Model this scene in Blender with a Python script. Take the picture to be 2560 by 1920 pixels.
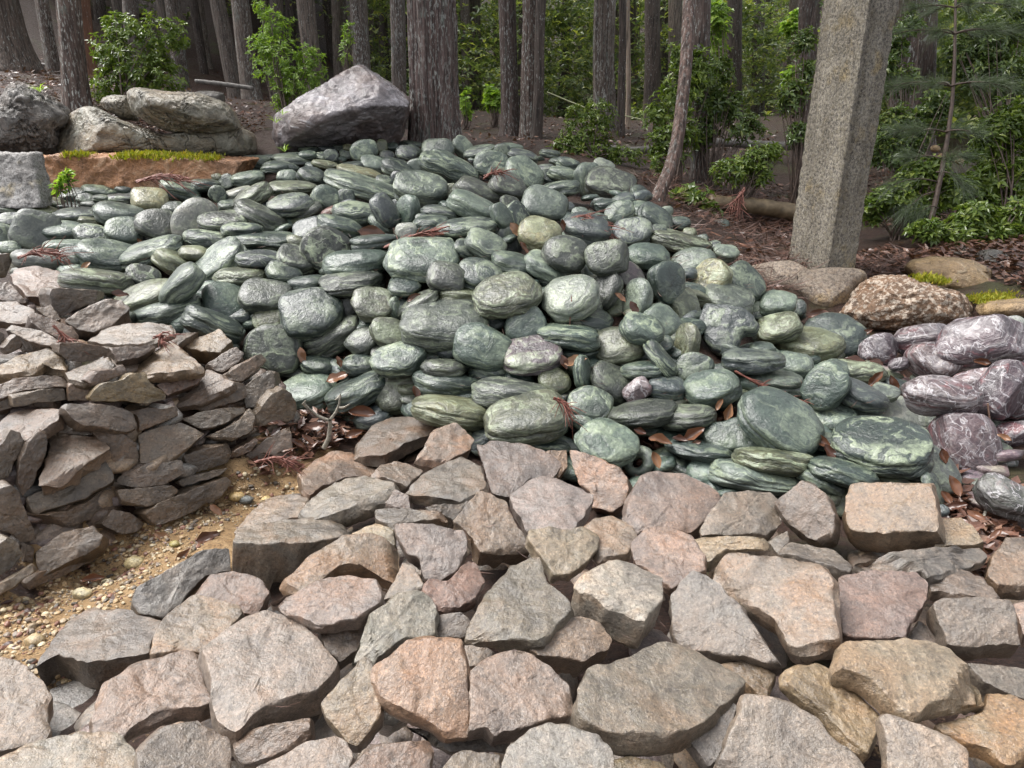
import bpy, bmesh, math, random
import numpy as np
from mathutils import Vector, Matrix

scene = bpy.context.scene
for o in list(bpy.data.objects):
    bpy.data.objects.remove(o, do_unlink=True)
col = scene.collection
random.seed(7)
RNG = np.random.default_rng(7)

# ----------------------------------------------------------------------------- camera
CAM_H, PITCH, FPX = 1.55, math.radians(21.5), 1778.0
cam_data = bpy.data.cameras.new('camera')
cam_data.sensor_width = 36.0
cam_data.lens = FPX / 2560 * 36.0
cam_data.clip_start, cam_data.clip_end = 0.05, 600.0
cam = bpy.data.objects.new('camera', cam_data)
cam.location = (0, 0, CAM_H)
cam.rotation_euler = (math.pi / 2 - PITCH, 0, 0)
col.objects.link(cam)
scene.camera = cam

# ----------------------------------------------------------------------------- sky and sun
SUN_EL, SUN_AZ = math.radians(60), math.radians(-68)      # azimuth from +Y (straight ahead), clockwise
world = bpy.data.worlds.new('World')
scene.world = world
world.use_nodes = True
wn = world.node_tree
wn.nodes.clear()
w_out = wn.nodes.new('ShaderNodeOutputWorld')
w_bg = wn.nodes.new('ShaderNodeBackground')
w_sky = wn.nodes.new('ShaderNodeTexSky')
w_sky.sky_type = 'NISHITA'
w_sky.sun_disc = False
w_sky.sun_elevation = SUN_EL
w_sky.sun_rotation = SUN_AZ
w_sky.dust_density = 4.0
w_hsv = wn.nodes.new('ShaderNodeHueSaturation')           # cloud cover: the same sky, greyed
w_hsv.inputs['Saturation'].default_value = 0.18
wn.links.new(w_sky.outputs[0], w_hsv.inputs['Color'])
wn.links.new(w_hsv.outputs[0], w_bg.inputs['Color'])
w_bg.inputs['Strength'].default_value = 0.09
wn.links.new(w_bg.outputs[0], w_out.inputs['Surface'])

sun_data = bpy.data.lights.new('sun', 'SUN')
sun_data.energy = 1.5
sun_data.angle = math.radians(40)
sun_data.color = (1.0, 0.97, 0.93)
sun = bpy.data.objects.new('sun', sun_data)
sd = Vector((math.sin(SUN_AZ) * math.cos(SUN_EL), math.cos(SUN_AZ) * math.cos(SUN_EL), math.sin(SUN_EL)))
sun.rotation_euler = sd.to_track_quat('Z', 'Y').to_euler()
sun.location = sd * 40
col.objects.link(sun)

scene.view_settings.view_transform = 'Standard'
scene.view_settings.look = 'None'
scene.view_settings.gamma = 1.0
scene.view_settings.use_curve_mapping = False
scene.view_settings.exposure = 1.9
try:
    scene.cycles.max_bounces = 6
    scene.cycles.diffuse_bounces = 3
    scene.cycles.glossy_bounces = 3
    scene.cycles.transmission_bounces = 3
    scene.cycles.use_denoising = True
except Exception:
    pass

# ----------------------------------------------------------------------------- maths
CAM = np.array([0, 0, CAM_H])
FWD = np.array([0, math.cos(PITCH), -math.sin(PITCH)])
RGT = np.array([1.0, 0, 0])
DWN = np.array([0, -math.sin(PITCH), -math.cos(PITCH)])
UP = np.array([0, 0, 1.0])

def ray(px, py):
    return FWD + (px - 1280) / FPX * RGT + (py - 960) / FPX * DWN

def at(px, py, depth):
    return CAM + ray(px, py) * depth

def to_px(P):
    v = np.asarray(P) - CAM
    d = v @ FWD
    return 1280 + FPX * (v @ RGT) / d, 960 + FPX * (v @ DWN) / d, d

def unit(v):
    v = np.asarray(v, float)
    return v / (np.linalg.norm(v) + 1e-12)

_perm = np.random.default_rng(3).permutation(256)
_perm = np.concatenate([_perm, _perm, _perm])
_grad = np.array([[1,1,0],[-1,1,0],[1,-1,0],[-1,-1,0],[1,0,1],[-1,0,1],[1,0,-1],[-1,0,-1],[0,1,1],[0,-1,1],[0,1,-1],[0,-1,-1]], float)

def perlin(P):
    P = np.asarray(P, float)
    i = np.floor(P).astype(int)
    f = P - i
    i &= 255
    u = f * f * f * (f * (f * 6 - 15) + 10)
    out = 0
    for dx in (0, 1):
        for dy in (0, 1):
            for dz in (0, 1):
                h = _perm[_perm[_perm[i[..., 0] + dx] + i[..., 1] + dy] + i[..., 2] + dz] % 12
                g = _grad[h]
                n = g[..., 0] * (f[..., 0] - dx) + g[..., 1] * (f[..., 1] - dy) + g[..., 2] * (f[..., 2] - dz)
                w = (u[..., 0] if dx else 1 - u[..., 0]) * (u[..., 1] if dy else 1 - u[..., 1]) * (u[..., 2] if dz else 1 - u[..., 2])
                out = out + n * w
    return out

def fbm(P, octaves=3, gain=0.5):
    s, a, t = 0, 1.0, 0
    P = np.asarray(P, float)
    for k in range(octaves):
        s = s + a * perlin(P * 2 ** k + 17.3 * k)
        t += a
        a *= gain
    return s / t

# ----------------------------------------------------------------------------- objects
def link(name, me, mat=None, parent=None, loc=None, rot=None):
    o = bpy.data.objects.new(name, me)
    if mat is not None and me is not None and len(me.materials) == 0:
        me.materials.append(mat)
    col.objects.link(o)
    if parent is not None:
        o.parent = parent
    if rot is not None:
        M = np.eye(4); M[:3, :3] = rot
        if loc is not None: M[:3, 3] = loc
        o.matrix_world = Matrix(M.tolist())
    elif loc is not None:
        o.location = tuple(float(v) for v in loc)
    return o

def tag(o, label=None, cat=None, group=None, kind=None):
    if label: o['label'] = label
    if cat: o['category'] = cat
    if group: o['group'] = group
    if kind: o['kind'] = kind
    return o

def mesh_np(name, V, F, smooth=True, attr=None, colattr=None):
    """V (n,3), F (m,k) constant-size faces"""
    V = np.asarray(V, np.float32); F = np.asarray(F, np.int32)
    me = bpy.data.meshes.new(name)
    k = F.shape[1]
    me.vertices.add(len(V)); me.vertices.foreach_set('co', V.ravel())
    me.loops.add(F.size); me.loops.foreach_set('vertex_index', F.ravel())
    me.polygons.add(len(F))
    me.polygons.foreach_set('loop_start', np.arange(0, F.size, k, dtype=np.int32))
    me.polygons.foreach_set('loop_total', np.full(len(F), k, np.int32))
    me.polygons.foreach_set('use_smooth', np.full(len(F), smooth, bool))
    me.update(calc_edges=True)
    if colattr is not None:
        a = me.color_attributes.new('tint', 'FLOAT_COLOR', 'POINT')
        c = np.ones((len(V), 4), np.float32); c[:, :colattr.shape[1]] = colattr
        a.data.foreach_set('color', c.ravel())
    return me

def icosphere(sub):
    bm = bmesh.new()
    bmesh.ops.create_icosphere(bm, subdivisions=sub, radius=1.0)
    V = np.array([v.co[:] for v in bm.verts]); F = np.array([[v.index for v in f.verts] for f in bm.faces])
    bm.free()
    return V / np.linalg.norm(V, axis=1)[:, None], F
ICO = {s: icosphere(s) for s in (2, 3, 4, 5, 6)}

def tube(pts, radii, seg=8):
    """swept tube with closed ends; returns V,F (quads + degenerate caps as quads)"""
    pts = np.asarray(pts, float); n = len(pts)
    radii = np.broadcast_to(np.asarray(radii, float), (n,))
    T = np.gradient(pts, axis=0); T /= np.linalg.norm(T, axis=1)[:, None] + 1e-12
    ref = np.array([0.31, 0.2, 0.93]); 
    if abs(T[0] @ unit(ref)) > 0.9: ref = np.array([1.0, 0.1, 0])
    A = np.cross(T, ref); A /= np.linalg.norm(A, axis=1)[:, None] + 1e-12
    B = np.cross(T, A)
    th = np.linspace(0, 2 * math.pi, seg, endpoint=False)
    V = pts[:, None, :] + radii[:, None, None] * (np.cos(th)[None, :, None] * A[:, None] + np.sin(th)[None, :, None] * B[:, None])
    V = V.reshape(-1, 3)
    F = []
    for i in range(n - 1):
        for j in range(seg):
            k = (j + 1) % seg
            F.append((i * seg + j, i * seg + k, (i + 1) * seg + k, (i + 1) * seg + j))
    return V, np.array(F)

def merge(parts):
    Vs, Fs, o = [], [], 0
    for V, F in parts:
        Vs.append(V); Fs.append(np.asarray(F) + o); o += len(V)
    return np.concatenate(Vs), np.concatenate(Fs)

# ----------------------------------------------------------------------------- materials
class Mat:
    def __init__(self, name):
        self.m = bpy.data.materials.new(name)
        self.m.use_nodes = True
        self.t = self.m.node_tree
        self.b = self.t.nodes['Principled BSDF']
    def n(self, kind, **kw):
        nd = self.t.nodes.new(kind)
        for k, v in kw.items():
            if k.startswith('i_'):
                key = k[2:]
                nd.inputs[int(key) if key.isdigit() else key].default_value = v
            else:
                setattr(nd, k, v)
        return nd
    def l(self, a, b):
        self.t.links.new(a, b)
    def coords(self, kind='Object', scale=(1, 1, 1), rnd=True):
        tc = self.n('ShaderNodeTexCoord')
        mp = self.n('ShaderNodeMapping')
        mp.inputs['Scale'].default_value = scale
        self.l(tc.outputs[kind], mp.inputs['Vector'])
        if rnd:
            oi = self.n('ShaderNodeObjectInfo')
            mm = self.n('ShaderNodeMath', operation='MULTIPLY', i_1=53.0)
            self.l(oi.outputs['Random'], mm.inputs[0])
            self.l(mm.outputs[0], mp.inputs['Location'])
        return mp.outputs[0]
    def noise(self, vec, scale, detail=4, rough=0.55, dist=0.0):
        nd = self.n('ShaderNodeTexNoise')
        nd.inputs['Scale'].default_value = scale; nd.inputs['Detail'].default_value = detail
        nd.inputs['Roughness'].default_value = rough; nd.inputs['Distortion'].default_value = dist
        self.l(vec, nd.inputs['Vector'])
        return nd.outputs['Fac']
    def ramp(self, fac, stops):
        r = self.n('ShaderNodeValToRGB')
        e = r.color_ramp.elements
        while len(e) < len(stops): e.new(0.5)
        for k, (p, c) in enumerate(stops):
            e[k].position = p
            e[k].color = (c, c, c, 1) if isinstance(c, (int, float)) else (*c, 1)
        self.l(fac, r.inputs[0])
        return r.outputs['Color']
    def mix(self, a, b, fac, mode='MIX'):
        x = self.n('ShaderNodeMix', data_type='RGBA', blend_type=mode)
        for s, v in ((6, a), (7, b), (0, fac)):
            if hasattr(v, 'is_linked') or isinstance(v, bpy.types.NodeSocket): self.l(v, x.inputs[s])
            elif s == 0: x.inputs[0].default_value = v
            else: x.inputs[s].default_value = (*v, 1)
        return x.outputs[2]
    def math(self, op, a, b=0.0):
        x = self.n('ShaderNodeMath', operation=op)
        for s, v in ((0, a), (1, b)):
            if isinstance(v, bpy.types.NodeSocket): self.l(v, x.inputs[s])
            else: x.inputs[s].default_value = v
        return x.outputs[0]
    def bump(self, height, strength=0.4, dist=0.01, prev=None):
        b = self.n('ShaderNodeBump')
        (self.l(strength, b.inputs['Strength']) if isinstance(strength, bpy.types.NodeSocket) else setattr(b.inputs['Strength'], 'default_value', strength)); b.inputs['Distance'].default_value = dist
        self.l(height, b.inputs['Height'])
        if prev is not None: self.l(prev, b.inputs['Normal'])
        return b.outputs[0]
    def out(self, color=None, rough=None, normal=None, spec=None):
        for v, key in ((color, 'Base Color'), (rough, 'Roughness'), (normal, 'Normal'), (spec, 'Specular IOR Level')):
            if v is None: continue
            if isinstance(v, bpy.types.NodeSocket): self.l(v, self.b.inputs[key])
            elif key == 'Base Color': self.b.inputs[key].default_value = (*v, 1)
            else: self.b.inputs[key].default_value = v
        return self.m
    def wet(self, normal, weight=.6, rough=.15):
        self.b.inputs['Coat Weight'].default_value = weight
        self.b.inputs['Coat Roughness'].default_value = rough
        self.b.inputs['Coat IOR'].default_value = 1.45
        self.l(normal, self.b.inputs['Coat Normal'])
    def tint(self, attr):
        if attr:
            a = self.n('ShaderNodeAttribute', attribute_name='tint')
            return a.outputs['Color'], a.outputs['Alpha']
        oi = self.n('ShaderNodeObjectInfo')
        return oi.outputs['Color'], oi.outputs['Alpha']

def mat_schist(name, attr=False, veins=((.25, .29, .20), (.014, .021, .018)), red=None):
    """wet foliated stone: folded bands along the local z of each stone, tint from the object"""
    M = Mat(name)
    base, amt = M.tint(attr)
    v = M.coords(rnd=not attr)
    # folded coordinates: bend z by noise so that the bands swirl
    fold = M.noise(v, 7.0, 3, 0.5)
    sx = M.n('ShaderNodeSeparateXYZ'); M.l(v, sx.inputs[0])
    z2 = M.math('ADD', sx.outputs['Z'], M.math('MULTIPLY', fold, 0.11))
    cx = M.n('ShaderNodeCombineXYZ')
    M.l(M.math('MULTIPLY', sx.outputs['X'], 4.0), cx.inputs[0]); M.l(M.math('MULTIPLY', sx.outputs['Y'], 5.0), cx.inputs[1])
    M.l(M.math('MULTIPLY', z2, 70.0), cx.inputs[2])
    band = M.noise(cx.outputs[0], 1.0, 5, 0.62)
    big = M.noise(v, 9.0, 4, 0.6, 0.6)
    fine = M.noise(v, 62.0, 4, 0.7)
    light = M.ramp(band, [(0.49, 0.0), (0.55, 0.7), (0.61, 1.0)])
    dark = M.ramp(band, [(0.36, 1.0), (0.47, 0.0)])
    tone = M.mix(base, M.mix(base, (2.0, 1.85, 1.8), 1.0, 'MULTIPLY'), M.ramp(big, [(0.45, 0.0), (0.68, 0.75)]))
    tone = M.mix(tone, M.mix(base, (0.5, 0.55, 0.55), 1.0, 'MULTIPLY'), M.ramp(big, [(0.3, 0.6), (0.45, 0.0)]))
    c = M.mix(tone, veins[0], M.math('MULTIPLY', M.math('MULTIPLY', light, amt), M.ramp(big, [(0.35, 0.25), (0.6, 1.0)])))
    c = M.mix(c, veins[1], M.math('MULTIPLY', dark, M.math('ADD', M.math('MULTIPLY', amt, 0.6), 0.15)))
    if red is not None:
        rn = M.noise(cx.outputs[0], 0.6, 4, 0.6, 0.4)
        c = M.mix(c, red, M.ramp(rn, [(0.56, 0.0), (0.68, 0.7)]))
        vor = M.n('ShaderNodeTexNoise'); vor.inputs['Scale'].default_value = 9.0; vor.inputs['Detail'].default_value = 6; vor.inputs['Distortion'].default_value = 1.2
        M.l(v, vor.inputs['Vector'])
        w = M.math('ABSOLUTE', M.math('SUBTRACT', vor.outputs['Fac'], 0.5))
        c = M.mix(c, (.42, .40, .42), M.ramp(w, [(0.0, 0.7), (0.02, 0.0)]))
    c = M.mix(c, M.mix(c, (0.5, 0.5, 0.5), 1.0, 'MULTIPLY'), M.ramp(fine, [(0.32, 0.45), (0.44, 0.0)]))
    c = M.mix(c, M.mix(c, (1.6, 1.6, 1.45), 1.0, 'MULTIPLY'), M.ramp(fine, [(0.50, 0.0), (0.66, 0.75)]))
    rough = M.ramp(fine, [(0.3, 0.30), (0.7, 0.52)])
    nrm = M.bump(band, M.math('ADD', M.math('MULTIPLY', amt, .55), .4), 0.013)
    nrm = M.bump(M.noise(v, 22.0, 5, 0.62), 0.6, 0.013, nrm)
    nrm = M.bump(fine, 0.45, 0.006, nrm)
    M.wet(nrm, .35, .2)
    return M.out(c, rough, nrm, 0.55)

def mat_sandstone(name, attr=False):
    """wet rough broken sandstone"""
    M = Mat(name)
    base, amt = M.tint(attr)
    v = M.coords(rnd=not attr)
    big = M.noise(v, 6.0, 5, 0.62, 0.5)
    mid = M.noise(v, 22.0, 4, 0.6)
    grain = M.noise(v, 125.0, 4, 0.85)
    spk = M.noise(v, 90.0, 4, 0.75)
    c = M.mix(base, M.mix(base, (1.45, 1.35, 1.3), 1.0, 'MULTIPLY'), M.ramp(mid, [(0.42, 0.0), (0.66, 0.8)]))
    c = M.mix(c, M.mix(base, (1.35, 0.92, 0.6), 1.0, 'MULTIPLY'), M.math('MULTIPLY', M.ramp(big, [(0.5, 0.0), (0.64, 1.0)]), amt))
    c = M.mix(c, M.mix(base, (0.55, 0.54, 0.56), 1.0, 'MULTIPLY'), M.ramp(big, [(0.36, 0.85), (0.49, 0.0)]))
    c = M.mix(c, M.mix(c, (2.0, 2.0, 1.95), 1.0, 'MULTIPLY'), M.ramp(grain, [(0.51, 0.0), (0.64, 0.75)]))
    c = M.mix(c, M.mix(c, (0.42, 0.4, 0.38), 1.0, 'MULTIPLY'), M.ramp(spk, [(0.36, 0.9), (0.48, 0.0)]))
    rough = M.ramp(mid, [(0.3, 0.3), (0.7, 0.55)])
    nrm = M.bump(M.noise(v, 26.0, 6, 0.7), 0.55, 0.010)
    nrm = M.bump(M.noise(v, 80.0, 4, 0.75), 0.7, 0.006, nrm)
    nrm = M.bump(grain, 0.5, 0.0018, nrm)
    M.wet(nrm, .5, .28)
    return M.out(c, rough, nrm, 0.6)

def mat_rock(name, base, second, streak=(3, 3, 14), vein=None, rough=(0.3, 0.55), speck=None, bumpd=0.03, wet=0.0, cracks=False):
    M = Mat(name)
    v = M.coords(rnd=False); vs = M.coords(scale=streak, rnd=False)
    big = M.noise(v, 2.2, 5, 0.62, 0.6); st = M.noise(vs, 1.6, 6, 0.65, 0.8); fine = M.noise(v, 60.0, 4, 0.7)
    c = M.mix(base, second, M.ramp(big, [(0.4, 0.0), (0.62, 1.0)]))
    c = M.mix(c, M.mix(c, (0.35, 0.35, 0.36), 1.0, 'MULTIPLY'), M.ramp(st, [(0.34, 0.85), (0.5, 0.0)]))
    if vein: c = M.mix(c, vein, M.ramp(st, [(0.56, 0.0), (0.68, 0.75)]))
    c = M.mix(c, M.mix(c, (1.7, 1.7, 1.65), 1.0, 'MULTIPLY'), M.ramp(fine, [(0.52, 0.0), (0.7, 0.8)]))
    if cracks:
        cn = M.noise(v, 2.4, 4, 0.55, 1.0)
        w = M.math('ABSOLUTE', M.math('SUBTRACT', cn, 0.5))
        crk = M.ramp(w, [(0.0, 0.35), (0.012, 1.0)])
        c = M.mix(M.mix(c, (.4, .39, .37), 1.0, 'MULTIPLY'), c, crk)
    if speck:
        g = M.noise(v, 34.0, 3, 0.7)
        c = M.mix(c, speck, M.ramp(g, [(0.5, 0.0), (0.57, 0.85)]))
    nrm = M.bump(st, 1.0, bumpd * 2.0)
    if cracks: nrm = M.bump(crk, 1.0, bumpd * 1.5, nrm)
    nrm = M.bump(M.noise(v, 9.0, 7, 0.68), 0.9, bumpd * 1.3, nrm)
    nrm = M.bump(fine, 0.5, 0.004, nrm)
    if wet: M.wet(nrm, wet, .16)
    return M.out(c, M.ramp(big, [(0.3, rough[0]), (0.7, rough[1])]), nrm, 0.5)

def mat_granite(name, light=(.36, .325, .265), dark=(.07, .062, .055), stain=(.22, .19, .13), wet=0.5):
    M = Mat(name)
    v = M.coords(rnd=False); vz = M.coords(scale=(5, 5, 0.8), rnd=False)
    g = M.noise(v, 55.0, 4, 0.9); g2 = M.noise(v, 30.0, 3, 0.7); big = M.noise(vz, 0.8, 4, 0.6, 0.6)
    c = M.mix(dark, light, M.ramp(g, [(0.42, 0.0), (0.56, 1.0)]))
    c = M.mix(c, stain, M.ramp(g2, [(0.5, 0.0), (0.62, 0.6)]))
    c = M.mix(c, M.mix(c, (0.42, 0.40, 0.37), 1.0, 'MULTIPLY'), M.ramp(big, [(0.4, 0.6), (0.62, 0.0)]))
    yl = M.noise(v, 3.5, 4, 0.6)
    c = M.mix(c, M.mix(c, (1.25, 1.05, 0.6), 1.0, 'MULTIPLY'), M.ramp(yl, [(0.56, 0.0), (0.68, 0.8)]))
    nrm = M.bump(M.noise(v, 30.0, 5, 0.75), 1.0, 0.02)
    nrm = M.bump(g, 0.5, 0.004, nrm)
    return M.out(c, wet, nrm, 0.4)

def mat_bark(name, base=(.07, .055, .048), lichen=(.42, .43, .40), amount=0.5, scale=1.0, red=None):
    M = Mat(name)
    vs = M.coords(scale=(1, 1, 0.07)); v = M.coords(); vp = M.coords(scale=(1, 1, 0.33))
    fis = M.noise(vs, 42.0 * scale, 5, 0.65, 0.2)
    big = M.noise(vp, 4.0, 4, 0.6, 0.6)
    spots = M.noise(vp, 48.0, 4, 0.62)
    oi = M.n('ShaderNodeObjectInfo')
    c = M.mix(M.mix(base, (0.38, 0.36, 0.35), 1.0, 'MULTIPLY'), M.mix(base, (1.7, 1.6, 1.55), 1.0, 'MULTIPLY'), M.ramp(fis, [(0.36, 0.0), (0.62, 1.0)]))
    if red: c = M.mix(c, red, M.ramp(big, [(0.4, 0.2), (0.6, 0.9)]))
    th = 0.64 - 0.11 * amount
    lf = M.math('MULTIPLY', M.ramp(spots, [(th, 0.0), (th + 0.035, 1.0)]), M.ramp(big, [(0.42, 0.25), (0.62, 1.0)]))
    c = M.mix(c, lichen, M.math('MULTIPLY', lf, 0.9))
    patch = M.noise(vp, 9.0, 5, 0.7, 0.5)
    c = M.mix(c, (.20, .24, .21), M.ramp(patch, [(0.58, 0.0), (0.70, 0.75 * amount)]))
    c = M.mix(c, M.mix(c, (0.72, 0.72, 0.75), 1.0, 'MULTIPLY'), oi.outputs['Random'])
    nrm = M.bump(fis, 0.9, 0.03)
    return M.out(c, 0.62, nrm, 0.35)

def mat_leaf(name, a, b, rough=0.28, trans=0.35, c3=None, per_object=False):
    M = Mat(name)
    geo = M.n('ShaderNodeNewGeometry')
    r = geo.outputs['Random Per Island']
    if per_object: r = M.n('ShaderNodeObjectInfo').outputs['Random']
    stops = [(0.0, a), (0.75, b)] + ([(1.0, c3)] if c3 else [])
    c = M.ramp(r, stops)
    M.out(c, rough, None, 0.5)
    try:
        M.b.inputs['Transmission Weight'].default_value = 0.0
    except KeyError:
        pass
    tr = M.n('ShaderNodeBsdfTranslucent')
    M.l(M.mix(c, (1.5, 1.6, 0.7), 1.0, 'MULTIPLY'), tr.inputs['Color'])
    mx = M.n('ShaderNodeMixShader'); mx.inputs[0].default_value = trans
    M.l(M.b.outputs[0], mx.inputs[1]); M.l(tr.outputs[0], mx.inputs[2])
    o = [n for n in M.t.nodes if n.type == 'OUTPUT_MATERIAL'][0]
    M.l(mx.outputs[0], o.inputs['Surface'])
    return M.m

def mat_simple(name, c, rough=0.6, noise_scale=30.0, var=0.5, bump=0.003):
    M = Mat(name)
    v = M.coords()
    n = M.noise(v, noise_scale, 4, 0.65)
    cc = M.mix(M.mix(c, (1 - var, 1 - var, 1 - var), 1.0, 'MULTIPLY'), M.mix(c, (1 + var, 1 + var, 1 + var), 1.0, 'MULTIPLY'), M.ramp(n, [(0.3, 0.0), (0.7, 1.0)]))
    return M.out(cc, rough, M.bump(n, 0.5, bump))

def mat_ground():
    M = Mat('ground')
    a = M.n('ShaderNodeAttribute', attribute_name='tint')
    sx = M.n('ShaderNodeSeparateColor'); M.l(a.outputs['Color'], sx.inputs[0])
    v = M.coords(rnd=False)
    n1 = M.noise(v, 1.6, 5, 0.65, 0.4); n2 = M.noise(v, 22.0, 5, 0.7); n3 = M.noise(v, 110.0, 3, 0.7)
    straw = M.noise(M.coords(scale=(1, 5, 1), rnd=False), 30.0, 5, 0.7, 1.5)
    soil = M.mix((.012, .006, .004), (.072, .034, .022), M.ramp(straw, [(0.35, 0.0), (0.66, 1.0)]))
    soil = M.mix(soil, (.09, .055, .038), M.ramp(n3, [(0.56, 0.0), (0.7, 0.7)]))
    soil = M.mix(soil, (.055, .06, .016), M.ramp(n1, [(0.56, 0.0), (0.68, 0.75)]))
    sand = M.mix((.33, .20, .095), (.47, .315, .165), M.ramp(n2, [(0.35, 0.0), (0.62, 1.0)]))
    sand = M.mix(sand, (.10, .065, .035), M.ramp(n3, [(0.36, 0.85), (0.46, 0.0)]))
    nz = M.math('ADD', sx.outputs[0], M.math('MULTIPLY', M.math('SUBTRACT', n2, 0.5), 0.9))
    c = M.mix(soil, sand, M.ramp(nz, [(0.42, 0.0), (0.55, 1.0)]))
    nrm = M.bump(straw, 0.8, 0.03); nrm = M.bump(n3, 0.7, 0.006, nrm)
    return M.out(c, M.ramp(n2, [(0.3, 0.35), (0.7, 0.65)]), nrm, 0.4)
# ----------------------------------------------------------------------------- survey data
# crop windows used while measuring the photograph: origin x, origin y, magnification
CROPS = {'A': (0, 0, 2.572), 'B': (860, 0, 2.572), 'C': (1700, 0, 2.572), 'D': (1700, 500, 2.572),
         'G1': (0, 350, 3.0722), 'G2': (640, 350, 3.0722), 'G3': (1280, 350, 3.0722),
         'S1': (0, 800, 2.9105), 'S2': (640, 780, 2.9105), 'S3': (1300, 780, 2.9105), 'S4': (1800, 780, 2.9105),
         'F1': (0, 1280, 2.572), 'F2': (800, 1280, 2.572), 'F3': (1700, 1280, 2.572), 'P': (0, 0, 1.0)}
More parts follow.
